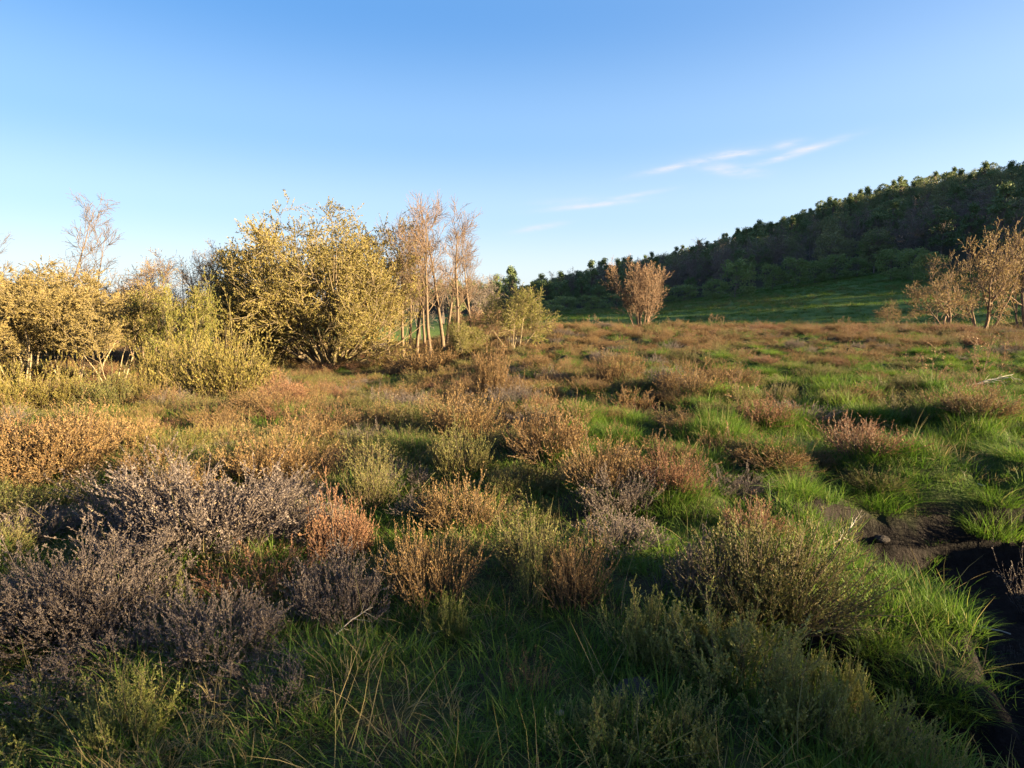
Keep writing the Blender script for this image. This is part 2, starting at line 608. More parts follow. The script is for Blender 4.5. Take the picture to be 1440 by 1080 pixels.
def leaves(g, rng, P, per, size, width, t0=.1, t1=1.0, ang=50, angv=20, sizev=.35, droop=0.0, w=0.0):
    n = len(P)
    t = rng.uniform(t0, t1, (n, per))
    pos, T = along(P, t)
    a = np.radians(ang + rng.normal(0, angv, (n, per)))[..., None]
    D = unit(T * np.cos(a) + perp(rng, T) * np.sin(a) + np.array([0, 0, -droop]))
    S = perp(rng, D)
    Lf = (size * rng.uniform(1 - sizev, 1 + sizev, (n, per)))[..., None]
    Wd = Lf * (width / size) * .5
    v = np.stack([pos, pos + D * Lf * .45 + S * Wd, pos + D * Lf, pos + D * Lf * .45 - S * Wd], 2)
    m = n * per
    f = np.arange(m * 4).reshape(m, 4)
    g.add(v, f, np.repeat(rng.uniform(0, 1, m), 4), w)


def make_obj(name, me, parent=None, loc=None, rz=0.0, scl=None):
    o = bpy.data.objects.new(name, me)
    COL.objects.link(o)
    if parent is not None:
        o.parent = parent
    if loc is not None:
        o.location = loc
    o.rotation_euler[2] = rz
    if scl is not None:
        o.scale = scl
    return o


def tag(o, label=None, cat=None, group=None, kind=None):
    if label: o['label'] = label
    if cat: o['category'] = cat
    if group: o['group'] = group
    if kind: o['kind'] = kind
    return o


def plant(name, parts, x, y, scl, rz, label, cat, group=None, sink=.03, tilt=(0, 0)):
    """A plant standing on the ground: an Empty at its foot with one mesh for each part; parts = [(name, mesh, material)]."""
    e = make_obj(name, None, None, (x, y, h1(x, y) - sink), rz, scl)
    e.rotation_euler = (tilt[0], tilt[1], rz)
    e.empty_display_size = .1
    tag(e, label, cat, group)
    for nm, me, mat in parts:
        p = make_obj(nm, me, e)
        if nm != 'trunk':
            p['kind'] = 'stuff'
        if mat is not None and p.material_slots and me.materials[0] != mat:
            p.material_slots[0].link = 'OBJECT'
            p.material_slots[0].material = mat
    return e


def scatter(name, protos, mat, pts, rot, scl, idx, label, cat):
    """ONE stuff object: instances of the prototype geometries (each a list of meshes) on given points."""
    me = bpy.data.meshes.new(name)
    n = len(pts)
    me.vertices.add(n)
    me.vertices.foreach_set('co', np.asarray(pts, np.float32).ravel())
    for nm, arr in (('rot', rot), ('scl', scl)):
        a = me.attributes.new(nm, 'FLOAT_VECTOR', 'POINT')
        a.data.foreach_set('vector', np.asarray(arr, np.float32).ravel())
    a = me.attributes.new('idx', 'INT', 'POINT')
    a.data.foreach_set('value', np.asarray(idx, np.int32))
    o = make_obj(name, me)
    ng = bpy.data.node_groups.new(name, 'GeometryNodeTree')
    ng.interface.new_socket('Geometry', in_out='INPUT', socket_type='NodeSocketGeometry')
    ng.interface.new_socket('Geometry', in_out='OUTPUT', socket_type='NodeSocketGeometry')
    N, L = ng.nodes, ng.links
    gi, go = N.new('NodeGroupInput'), N.new('NodeGroupOutput')
    allj = N.new('GeometryNodeJoinGeometry')
    for meshes in protos:
        j = N.new('GeometryNodeJoinGeometry')
        for pm in meshes:
            po = bpy.data.objects.new(pm.name + '_source', pm)
            oi = N.new('GeometryNodeObjectInfo')
            oi.inputs['Object'].default_value = po
            oi.inputs['As Instance'].default_value = False
            L.new(oi.outputs['Geometry'], j.inputs[0])
        src = j.outputs[0]
        if mat is not None:
            sm = N.new('GeometryNodeSetMaterial')
            sm.inputs['Material'].default_value = mat
            L.new(src, sm.inputs[0])
            src = sm.outputs[0]
        g2 = N.new('GeometryNodeGeometryToInstance')
        L.new(src, g2.inputs[0])
        L.new(g2.outputs[0], allj.inputs[0])
    iop = N.new('GeometryNodeInstanceOnPoints')
    L.new(gi.outputs[0], iop.inputs['Points'])
    L.new(allj.outputs[0], iop.inputs['Instance'])
    iop.inputs['Pick Instance'].default_value = True

    def named(nm, typ):
        na = N.new('GeometryNodeInputNamedAttribute')
        na.data_type = typ
        na.inputs[0].default_value = nm
        return na.outputs[0]
    L.new(named('idx', 'INT'), iop.inputs['Instance Index'])
    L.new(named('scl', 'FLOAT_VECTOR'), iop.inputs['Scale'])
    e2r = N.new('FunctionNodeEulerToRotation')
    L.new(named('rot', 'FLOAT_VECTOR'), e2r.inputs[0])
    L.new(e2r.outputs[0], iop.inputs['Rotation'])
    L.new(iop.outputs[0], go.inputs[0])
    md = o.modifiers.new('scatter', 'NODES')
    md.node_group = ng
    return tag(o, label, cat, None, 'stuff')


# ------------------------------------------------------------------ the ground: one sheet from the camera's feet to the horizon
def build_ground():
    az = np.radians(np.concatenate([np.arange(-56, 56, .45), np.arange(56, 304, 4.0)]))
    r = np.concatenate([[.05], np.geomspace(.4, 1800, 560)])
    Rr, A = np.meshgrid(r, az, indexing='ij')
    X, Y = Rr * np.sin(A), Rr * np.cos(A)
    Z = height(X, Y)
    nr, na = X.shape
    idx = np.arange(nr * na).reshape(nr, na)
    f = np.stack([idx[:-1], np.roll(idx[:-1], -1, 1), np.roll(idx[1:], -1, 1), idx[1:]], -1).reshape(-1, 4)[:, ::-1]
    g = Geo()
    g.add(np.stack([X, Y, Z], -1), f)
    me = g.mesh('ground', M['ground'], True)
    azd = np.degrees(A)
    azd = np.where(azd > 180, azd - 360, azd)
    er = np.interp(azd, AZ, EDGE_R)
    hd = hollow_d(X, Y)
    peat = np.maximum(sstep(.24, .06, hd), .75 * sstep(.62, .8, vnoise(X * 1.1 + 5, Y * 1.1, 91)) * sstep(.5, .7, vnoise(X * 3, Y * 3, 92)) * (Rr < 14))
    meadow = sstep(46, 60, Rr) * (1 - sstep(-4, 10, Rr - er)) * sstep(-25, -8, azd)
    wf = sstep(-4, 8, Rr - er)
    green = sstep(.35, .6, vnoise(X / 3.1 + 40, Y / 3.1, 95)) * .6 + .4 * sstep(2, 6, X) * (Rr < 46)
    for nm, arr in (('peat', peat), ('meadow', meadow), ('woodfloor', wf), ('green', green)):
        a = me.attributes.new(nm, 'FLOAT', 'POINT')
        a.data.foreach_set('value', np.clip(arr, 0, 1).astype(np.float32).ravel())
    o = make_obj('ground', me)
    tag(o, 'hummocky moorland ground rising to a meadow and hill', 'ground', None, 'structure')


build_ground()

# ------------------------------------------------------------------ prototypes: heather, grass, tussocks
def heather_proto(seed, stems=130, per=6, H=.5, Rr=.5, upright=.0, fuzz=20, sprig=.15, leaf=.016):
    rng = np.random.default_rng(seed)
    q = np.sqrt(rng.uniform(0, 1, stems)) * rng.uniform(.75, 1.1, stems)
    ph = rng.uniform(0, 2 * math.pi, stems)
    lob = 1 + .22 * np.sin(2 * ph + seed) + .14 * np.sin(3 * ph + 2.1 * seed)
    base = np.stack([q * .42 * Rr * np.cos(ph), q * .42 * Rr * np.sin(ph), np.zeros(stems) - .03], -1)
    tilt = np.radians((8 + 52 * q * lob) * (1 - upright) + rng.normal(0, 9, stems))
    D = np.stack([np.sin(tilt) * np.cos(ph), np.sin(tilt) * np.sin(ph), np.cos(tilt)], -1)
    L = H * (1.05 - .25 * q) * lob * rng.uniform(.62, 1.12, stems)
    P = integrate(rng, base, D, L, 5, .10, .09)
    Rad = np.linspace(.0042, .0016, 5)[None, :] * rng.uniform(.7, 1.3, (stems, 1))
    gs, gf = Geo(), Geo()
    tubes(gs, P, Rad, 3, rng.uniform(0, 1, stems), 1.0)
    P2, R2 = children(rng, P, Rad, per, .30, .98, 34, 10, sprig, .4, 4, .22, .10, .6, .5, tipscale=.2)
    tubes(gs, P2, R2, 3, rng.uniform(0, 1, len(P2)), .8)
    leaves(gf, rng, P2, fuzz, leaf, leaf * .42, .15, 1.0, 32, 12)
    leaves(gf, rng, P[:, -3:], fuzz, leaf, leaf * .42, .1, 1.0, 32, 12)
    return gs.mesh('heather_stems', M['tawny']), gf.mesh('heather_foliage', M['tawny'])


HEATHER = [heather_proto(100 + i, 130, 6) for i in range(3)] + \
          [heather_proto(110 + i, 95, 5, .6, .42, .35, 20, .17) for i in range(2)]
HERO = [heather_proto(120 + i, 300, 8, .5, .5, .0, 20, .11, .0125) for i in range(2)]
WISPY = [heather_proto(130 + i, 34, 6, .55, .34, .25, 16, .16) for i in range(2)]
SPRIG = [heather_proto(140 + i, 60, 9, .36, .40, .25, 26, .10, .014) for i in range(2)]     # short green leafy shoots


def tuft_proto(seed, n=46, H=.17, spread=.11, wid=.0042, arch=.5, K=4):
    rng = np.random.default_rng(seed)
    q = np.sqrt(rng.uniform(0, 1, n))
    ph = rng.uniform(0, 2 * math.pi, n)
    base = np.stack([q * spread * np.cos(ph), q * spread * np.sin(ph), np.zeros(n) - .015], -1)
    ph2 = ph + rng.normal(0, .9, n)
    tilt = np.radians(6 + 30 * q + rng.normal(0, 10, n))
    D = np.stack([np.sin(tilt) * np.cos(ph2), np.sin(tilt) * np.sin(ph2), np.cos(tilt)], -1)
    L = H * rng.uniform(.45, 1.25, n)
    P = np.zeros((n, K, 3)); P[:, 0] = base
    out = D * np.array([1, 1, 0.])
    for k in range(1, K):
        P[:, k] = P[:, k - 1] + D * (L / (K - 1))[:, None]
        D = unit(D + out * arch + np.array([0, 0, -.22 * arch]) + rng.normal(0, .06, (n, 3)))
    side = unit(np.cross(D, np.array([0, 0, 1.])) + rng.normal(0, .35, (n, 3)))
    W = wid * rng.uniform(.7, 1.3, (n, 1)) * np.array([1, .95, .65, .08, .05])[None, :K] if K == 4 else \
        wid * rng.uniform(.7, 1.3, (n, 1)) * np.linspace(1, .1, K)[None, :]
    g = Geo()
    ribbons(g, P, W, side, rng.uniform(0, 1, n))
    return g.mesh('grass_blades', M['grass'])


TUFT = [tuft_proto(200 + i, 46) for i in range(4)] + [tuft_proto(206 + i, 60, .12, .12, .004, .8) for i in range(2)]
STALK = [tuft_proto(212 + i, 8, .34, .06, .0030, .30) for i in range(2)]
TUSS = [tuft_proto(220 + i, 520, .36, .20, .0046, .55, 5) for i in range(3)]

# ------------------------------------------------------------------ prototypes: trees
def tree_proto(seed, stems, levels, leaf, bark, twig_bark=None, leaf_mat=None, sides0=7, name='tree'):
    """stems: list of (x, y, tilt deg, azimuth deg, length, radius); levels: dicts for children(); leaf: dict for leaves() or None."""
    rng = np.random.default_rng(seed)
    S = np.array(stems, float)
    n = len(S)
    tl, az = np.radians(S[:, 2]), np.radians(S[:, 3])
    D = np.stack([np.sin(tl) * np.cos(az), np.sin(tl) * np.sin(az), np.cos(tl)], -1)
    K = 9
    st = levels[0]
    P = integrate(rng, np.stack([S[:, 0], S[:, 1], np.full(n, -.12)], -1), D, S[:, 4], K, st.get('up', .05), st.get('wob', .07))
    Rad = S[:, 5:6] * np.linspace(1, .09, K)[None, :]
    Rad[:, 0] *= 1.35
    gt, gw, gl = Geo(), Geo(), Geo()
    tubes(gt, P, Rad, sides0)
    for li, lv in enumerate(levels[1:]):
        kw = {k: v for k, v in lv.items() if k not in ('sides', 'trunk', 'minr')}
        P, Rad = children(rng, P, Rad, **kw)
        Rad = np.maximum(Rad, lv.get('minr', .003))
        tubes(gt if lv.get('trunk') else gw, P, Rad, lv.get('sides', 3), None, 1.0)
    if leaf:
        leaves(gl, rng, P, **leaf)
    parts = [('trunk', gt.mesh(name + '_trunk', M[bark], True), None), ('twigs', gw.mesh(name + '_twigs', M[twig_bark or bark]), None)]
    if leaf:
        parts.append(('crown', gl.mesh(name + '_crown', M[leaf_mat]), None))
    return parts


def fan(seed, n, tilt, ln, r, spread=.3, az0=0, azr=360, lnv=.2):
    rng = np.random.default_rng(seed)
    out = []
    for i in range(n):
        a = az0 + azr * (i + rng.uniform(.1, .9)) / n
        out.append((spread * math.cos(R(a)) * rng.uniform(.3, 1), spread * math.sin(R(a)) * rng.uniform(.3, 1),
                    tilt * rng.uniform(.35, 1.1), a, ln * rng.uniform(1 - lnv, 1 + lnv), r * rng.uniform(.7, 1.2)))
    return out


def ellip(cx, cy, cz, rx, ry, rz, seed=0):
    def f(p):
        d = ((p[:, 0] - cx) / rx) ** 2 + ((p[:, 1] - cy) / ry) ** 2 + ((p[:, 2] - cz) / rz) ** 2
        return d < 1.0 + .55 * fbm(p[:, 0] * .9 + p[:, 1] * .5 + seed, p[:, 2] * .9 + p[:, 1] * .3, 40 + seed, 2)
    return f


# the big many-stemmed willow
env = ellip(0, 0, 2.7, 4.1, 3.4, 4.0, 3)
BIG = tree_proto(301, fan(31, 18, 56, 4.3, .06, .5) + [(-.1, 0, 38, 165, 5.2, .10), (.1, .1, 12, 100, 5.6, .09), (.2, -.1, 30, 20, 5.0, .09), (-.2, -.2, 62, 200, 4.6, .08), (0, -.2, 40, 270, 4.6, .07), (.1, -.2, 55, 310, 4.4, .07), (.3, 0, 72, 350, 4.0, .06), (-.3, 0, 74, 175, 4.2, .06), (.2, -.3, 70, 250, 3.2, .05), (.3, .2, 50, 0, 4.8, .07), (-.3, .2, 52, 180, 5.0, .07)],
                 [dict(up=.06, wob=.10),
                  dict(n=9, t0=.15, t1=.97, ang=42, angv=12, ln=2.5, lnv=.35, K=6, up=.06, wob=.12, rr=.55, trunk=True, sides=5, env=env),
                  dict(n=9, t0=.15, t1=.98, ang=46, angv=14, ln=1.25, lnv=.4, K=4, up=.07, wob=.12, rr=.55, minr=.006, env=env),
                  dict(n=7, t0=.1, t1=.98, ang=42, angv=14, ln=.6, lnv=.4, K=3, up=.08, wob=.12, rr=.6, minr=.004, env=env)],
                 dict(per=24, size=.052, width=.028, ang=45, angv=22, t0=.1), 'bark', 'palebark', 'willow', name='willow')


def grove(seed, stems, leafmat, per=26, bark='palebark', ln1=1.5, size=.05, h=4.2):
    return tree_proto(seed, stems,
                      [dict(up=.05, wob=.09),
                       dict(n=11, t0=.40, t1=.98, ang=48, angv=14, ln=ln1, lnv=.4, K=5, up=.08, wob=.13, rr=.5, trunk=True, sides=4),
                       dict(n=7, t0=.15, t1=.98, ang=42, angv=14, ln=.75, lnv=.4, K=4, up=.08, wob=.13, rr=.6, minr=.005),
                       dict(n=6, t0=.1, t1=.98, ang=40, angv=14, ln=.38, lnv=.4, K=3, up=.08, wob=.12, rr=.6, minr=.0035)],
                      dict(per=per, size=size, width=size * .52, ang=45, angv=25, t0=.1), bark, bark, leafmat, name='grove_willow') if per else \
        tree_proto(seed, stems,
                   [dict(up=.05, wob=.07),
                    dict(n=13, t0=.25, t1=.98, ang=38, angv=12, ln=ln1, lnv=.4, K=5, up=.12, wob=.10, rr=.5, trunk=True, sides=4),
                    dict(n=7, t0=.15, t1=.98, ang=36, angv=12, ln=.75, lnv=.4, K=4, up=.10, wob=.12, rr=.6, minr=.006),
                    dict(n=5, t0=.1, t1=.98, ang=34, angv=14, ln=.4, lnv=.4, K=3, up=.06, wob=.12, rr=.6, minr=.005)],
                   None, bark, bark, name='bare_grove_tree')


GROVE = [grove(310 + i, fan(41 + i, 5, 26, 3.9, .036, .5), 'gold') for i in range(3)]
LIMEW = grove(315, fan(45, 6, 42, 2.9, .05, .3), 'lime', 16, 'bark', 1.25)
GREYB = grove(317, fan(47, 6, 26, 4.0, .05, .4), 'gold', 2, 'redbark', 1.3, .05)
THINB = [grove(318 + i, [(0, 0, 6 + 8 * i, 40 + 120 * i, 6.0, .06)], None, 0, 'trunkbark', 1.5) for i in range(2)]
BARE = [tree_proto(330 + i, [(0, 0, 5, 70 + 100 * i, 7.0, .105)],
                   [dict(up=.03, wob=.045),
                    dict(n=18, t0=.30, t1=.99, ang=44, angv=10, ln=2.1, lnv=.35, K=6, up=.14, wob=.07, rr=.42, trunk=True, sides=4, tipscale=.55),
                    dict(n=7, t0=.2, t1=.98, ang=34, angv=10, ln=.9, lnv=.35, K=4, up=.10, wob=.09, rr=.6, minr=.008),
                    dict(n=5, t0=.15, t1=.98, ang=32, angv=12, ln=.5, lnv=.4, K=3, up=.06, wob=.1, rr=.6, minr=.006)],
                   None, 'trunkbark', 'redbark', name='bare_tree') for i in range(2)]
SMALLW = grove(340, fan(51, 6, 36, 2.3, .042, .25), 'lime', 9, 'palebark', .95)
ARCH = grove(341, fan(52, 9, 62, 2.3, .035, .3), 'bud', 3, 'redbark', 1.0, .05)
REDB = tree_proto(350, fan(53, 12, 21, 3.3, .045, .4, lnv=.12),
                  [dict(up=.05, wob=.06),
                   dict(n=12, t0=.18, t1=.98, ang=34, angv=10, ln=1.25, lnv=.35, K=5, up=.12, wob=.08, rr=.5, trunk=True, sides=4),
                   dict(n=7, t0=.1, t1=.98, ang=36, angv=10, ln=.55, lnv=.35, K=4, up=.08, wob=.10, rr=.6, minr=.007),
                   dict(n=3, t0=.2, t1=.98, ang=36, angv=12, ln=.26, lnv=.4, K=3, up=.05, wob=.1, rr=.6, minr=.006)],
                  dict(per=4, size=.042, width=.026, ang=35, angv=20), 'redbark', 'redbark', 'bud', name='russet_bush')
OAKS = [tree_proto(360 + i, fan(55 + i, 4 + i, 30, 3.8, .09, .3),
                   [dict(up=.03, wob=.17),
                    dict(n=8, t0=.28, t1=.98, ang=50, angv=14, ln=1.9, lnv=.4, K=6, up=.08, wob=.22, rr=.55, trunk=True, sides=5),
                    dict(n=7, t0=.2, t1=.98, ang=46, angv=14, ln=.95, lnv=.4, K=5, up=.07, wob=.18, rr=.6, minr=.010),
                    dict(n=5, t0=.15, t1=.98, ang=42, angv=14, ln=.45, lnv=.4, K=3, up=.05, wob=.14, rr=.6, minr=.007)],
                   dict(per=7, size=.055, width=.034, ang=40, angv=25), 'redbark', 'redbark', 'oakbud', name='crooked_oak') for i in range(2)]
SAPL = [tree_proto(370 + i, fan(57 + i, 4, 22, .75, .006, .06),
                   [dict(up=.05, wob=.1),
                    dict(n=6, t0=.25, t1=.95, ang=38, angv=12, ln=.28, lnv=.4, K=4, up=.10, wob=.12, rr=.6, trunk=True),
                    dict(n=4, t0=.2, t1=.95, ang=36, angv=12, ln=.11, lnv=.4, K=3, up=.08, wob=.1, rr=.7, minr=.0012)],
                   dict(per=5, size=.02, width=.011, ang=40), 'redbark', 'redbark', 'bud', sides0=4, name='sapling') for i in range(2)]


def far_tree(seed, kind):
    """Trees for the hillside: trunk plus a crown of leaf clumps spread through its volume."""
    rng = np.random.default_rng(seed)
    gt, gc = Geo(), Geo()
    if kind == 'bare':
        return tree_proto(seed, fan(seed, 2, 10, 9.0, .16, .3),
                          [dict(up=.03, wob=.06),
                           dict(n=12, t0=.3, t1=.98, ang=44, angv=12, ln=3.6, lnv=.35, K=4, up=.1, wob=.1, rr=.5, trunk=True, sides=3),
                           dict(n=8, t0=.2, t1=.98, ang=40, angv=12, ln=1.7, lnv=.35, K=3, up=.1, wob=.1, rr=.6, minr=.02),
                           dict(n=4, t0=.2, t1=.98, ang=38, angv=14, ln=.9, lnv=.4, K=3, up=.05, wob=.1, rr=.6, minr=.016)],
                          dict(per=2, size=.14, width=.06, ang=35), 'darkbark', 'darkbark', 'baretwig', sides0=4, name='bare_hill_tree')
    if kind == 'pine':
        H, n, per, sz = 9.5 + 1.5 * (seed % 3 - 1), 70, 46, .30
        z = 2.6 + (H - 2.6) * rng.uniform(0, 1, n) ** .8
        rad = 2.5 * np.sqrt(np.clip(1 - ((z - 5.2) / 4.6) ** 2, .06, 1)) * np.sqrt(rng.uniform(.15, 1, n))
        cs, mat = .58, 'pine'
    elif kind == 'oak':
        H, n, per, sz = 8.5, 74, 46, .27
        z = 2.3 + (H - 2.3) * rng.uniform(0, 1, n)
        rad = 3.1 * np.sqrt(np.clip(1 - ((z - 5.0) / 3.9) ** 2, .05, 1)) * np.sqrt(rng.uniform(.2, 1, n))
        cs, mat = .66, 'oak'
    else:
        H, n, per, sz = 3.4, 44, 75, .17
        z = .35 + (H - .5) * rng.uniform(0, 1, n)
        rad = 1.9 * np.sqrt(np.clip(1 - ((z - 1.5) / 2.1) ** 2, .05, 1)) * np.sqrt(rng.uniform(.2, 1, n))
        cs, mat = .5, 'shrub'
    ph = rng.uniform(0, 2 * math.pi, n)
    C = np.stack([rad * np.cos(ph), rad * np.sin(ph), z], -1)
    trunkP = integrate(rng, np.array([[0, 0, -.3]]), np.array([[0, 0, 1.]]), np.array([H * .9]), 7, .1, .05)
    tubes(gt, trunkP, np.linspace(.18 * H / 9, .03, 7)[None, :], 5)
    base = along(trunkP, np.clip((z / H)[None, :] * .75, 0, .95))[0][0]
    mid = (base + C) / 2 + np.array([0, 0, -.15])
    tubes(gt, np.stack([base, mid, C], 1), np.array([[.05, .03, .012]]) * np.ones((n, 1)) * H / 9, 3)
    off = rng.normal(0, 1, (n, per, 3))
    off = unit(off) * (rng.uniform(0, 1, (n, per, 1)) ** .5) * cs * rng.uniform(.7, 1.3, (n, 1, 1)) * np.array([1.1, 1.1, .75])
    pos = (C[:, None, :] + off).reshape(-1, 3)
    m = len(pos)
    D = unit(rng.normal(0, 1, (m, 3)) + np.array([0, 0, .3]))
    S = perp(rng, D)
    Lf = (sz * rng.uniform(.6, 1.3, m))[:, None]
    v = np.stack([pos, pos + D * Lf * .5 + S * Lf * .3, pos + D * Lf, pos + D * Lf * .5 - S * Lf * .3], 1)
    gc.add(v, np.arange(m * 4).reshape(m, 4), np.repeat(rng.uniform(0, 1, m), 4))
    return [('trunk', gt.mesh(kind + '_trunk', M['darkbark']), None), ('crown', gc.mesh(kind + '_crown', M[mat]), None)]


FAR = {'pine': [far_tree(400 + i, 'pine') for i in range(3)], 'oak': [far_tree(410 + i, 'oak') for i in range(3)],
       'bare': [far_tree(420 + i, 'bare') for i in range(2)], 'shrub': [far_tree(430 + i, 'shrub') for i in range(3)]}

RNG = np.random.default_rng(11)


def put(name, proto, u, v, width, label, cat, group=None, base_w=None, sz=1.0, dist=None, rz=None, mats=None, sink=.03):
    """Stand a plant where the ground is seen at (u, v), `width` pixels wide there; base_w = its own width in metres."""
    x, y = at(u, v) if dist is None else depth_at(u, dist)
    d = y * math.cos(R(PITCH))
    s = width / FPX * d / base_w
    parts = proto if mats is None else [(p[0], p[1], mats) for p in proto]
    return plant(name, parts, x, y, (s, s, s * sz), RNG.uniform(0, 6.28) if rz is None else rz, label, cat, group, sink)


# ------------------------------------------------------------------ the trees
put('willow_tree', BIG, 462, 513, 285, 'broad many-stemmed willow with olive leaves, biggest tree on the moor', 'tree', None, 7.6, 1.0, rz=.35)
put('willow_tree', BIG, 352, 470, 150, 'grey-green willow crowding up behind the biggest willow', 'tree', None, 7.6, 1.15, dist=29, rz=2.2)
bs = [(545, 33, .98, 0), (566, 30, .90, 1), (585, 31, 1.0, 0), (606, 29, .98, 1), (624, 32, 1.05, 0), (644, 30, .93, 1), (664, 33, .84, 0), (575, 36, 1.0, 1), (628, 37, 1.0, 0), (597, 39, .95, 1)]
for i, (u, d, s, k) in enumerate(bs):
    x, y = depth_at(u, d)
    plant('bare_tree', BARE[k], x, y, (s, s, s), i * 2.3, 'slender leafless tree with ruddy twigs, in the clump beside the biggest willow', 'tree', 'leafless trees beside the biggest willow')
gv = [(-60, 21, .9), (-15, 23, .88), (22, 20.5, .84), (60, 24, .92), (95, 21.5, .85), (128, 23.5, .88), (155, 21, .80), (40, 28, 1.0), (110, 29, 1.0), (-30, 29, 1.05), (-110, 24, .92)]
GL = ['golden willow in the front row at the outer end of the grove'] * 2 + ['golden willow with pale twin trunks in the front row of the grove', 'tall golden willow in the middle of the grove',
      'golden willow in the front row below the tall thin leafless tree', 'golden willow set back beside the grey-brown twiggy tree', 'golden willow in the front row next to the lime willow'] + \
     ['golden willow in the back row of the grove'] * 3 + ['golden willow in the front row at the outer end of the grove']
for i, (u, d, s) in enumerate(gv):
    x, y = depth_at(u, d)
    plant('golden_willow', GROVE[i % 3], x, y, (s, s, s * .95), i * 1.9, GL[i], 'tree', 'willows of the golden grove')
for i, (u, d, s, lb) in enumerate([(88, 31, 1.42, 'tall thin leafless tree rising highest above the golden grove'), (132, 33, 1.2, 'thin leafless tree with leaning top poking out of the golden grove'), (20, 34, 1.1, 'short leafless tree barely topping the golden grove')]):
    x, y = depth_at(u, d)
    plant('thin_bare_tree', THINB[i % 2], x, y, (s, s, s), i * 2.0 + .5, lb, 'tree')
put('grey_shrub_tree', GREYB, 205, 500, 130, 'grey-brown twiggy tree between the golden grove and the lime willow', 'tree', None, 3.8, 1.0, dist=27)
put('grey_shrub_tree', GREYB, 285, 500, 110, 'grey-brown twiggy tree behind the lime-leaved willow', 'tree', None, 3.8, 1.2, dist=30, rz=1.0)
put('lime_willow', LIMEW, 252, 520, 105, 'low spreading willow with fresh lime leaves beside the golden grove', 'tree', None, 4.3, 1.75, dist=21.5)
put('small_willow', SMALLW, 722, 497, 80, 'small pale-stemmed willow standing clear at the edge of the heather', 'tree', None, 2.9, 1.15, dist=23)
put('small_willow', SMALLW, 655, 488, 50, 'small pale-stemmed willow in front of the leafless clump', 'tree', None, 2.9, 1.0, dist=26, rz=2.0)
put('arching_bush', ARCH, 676, 470, 90, 'low rusty bush with arching twigs behind the leafless clump', 'bush', None, 4.2, .9, dist=34)
put('russet_bush', REDB, 901, 470, 70, 'round russet bush with upright twigs standing alone on the moor edge', 'bush', None, 3.2, 1.18, dist=40, rz=.4)
for u, d, w, z, k, lb in [(1325, 38, 100, 1.0, 0, 'low crooked amber tree, first of the trees at the wood corner'),
                          (1380, 41, 105, 1.5, 1, 'tall crooked amber tree between its two neighbours at the wood corner'),
                          (1440, 42, 120, 1.55, 0, 'bushy crooked amber tree farthest along the wood corner')]:
    put('crooked_tree', OAKS[k], u, 0, w, lb, 'tree', None, 4.6, z, dist=d, rz=u * .7)
put('crooked_tree', OAKS[0], 1248, 0, 42, 'knee-high amber bush growing on the moor edge before the meadow', 'bush', None, 4.6, 1.0, dist=36, rz=3)
for u, d, s, lb in [(838, 37, 1.5, 'spindly budding sapling beside the russet bush'), (1003, 38, 1.6, 'spindly budding sapling on the moor edge in front of the meadow'),
                    (1193, 24, 1.2, 'spindly budding sapling among yellow-green hummocks'), (1308, 10.5, 1.15, 'spindly budding sapling above the bright tussock by the peat hollow'),
                    (1385, 12, 1.4, 'bushy budding sapling on the tussock pasture'), (1045, 9, .9, 'spindly budding sapling in the tussock pasture'),
                    (1180, 30, 1.2, 'spindly budding sapling on the heather beyond the pasture')]:
    x, y = depth_at(u, d)
    plant('sapling', SAPL[u % 2], x, y, (s, s, s), u, lb, 'sapling')
# unseen trees added behind the camera's shoulder, sized to shade the near ground
for x, y, s in [(19.2, -5.4, .95), (19.3, -8.8, 1.02), (17.4, -11.6, 1.05), (22.5, -14.5, 1.05)]:
    plant('willow_tree', BIG, x, y, (s, s, s), x, 'unseen broad olive willow added to shade the near moor', 'tree', 'unseen willows added to shade the near moor')

# ------------------------------------------------------------------ meadow shrubs and the wooded hill
for u, d, w, z in [(1030, 112, 52, 1.15), (1000, 116, 36, .9), (1082, 118, 40, 1.0), (1112, 116, 46, 1.0), (1140, 119, 40, .85), (1168, 120, 44, .9), (1198, 121, 40, .75),
                   (960, 128, 44, .6), (925, 132, 50, .6), (865, 135, 44, .55), (830, 128, 40, .6), (795, 130, 44, .55), (770, 118, 34, .6), (745, 112, 40, .7), (780, 96, 36, .45), (812, 92, 26, .4),
                   (1245, 104, 48, 1.0), (1215, 126, 44, 1.2), (1275, 96, 50, 1.0), (1300, 88, 52, .9)]:
    put('meadow_shrub', FAR['shrub'][int(u) % 3], u, 0, w, 'rounded soft green shrub in the row along the meadow', 'shrub', 'shrubs along the meadow', 3.9, z, dist=d)


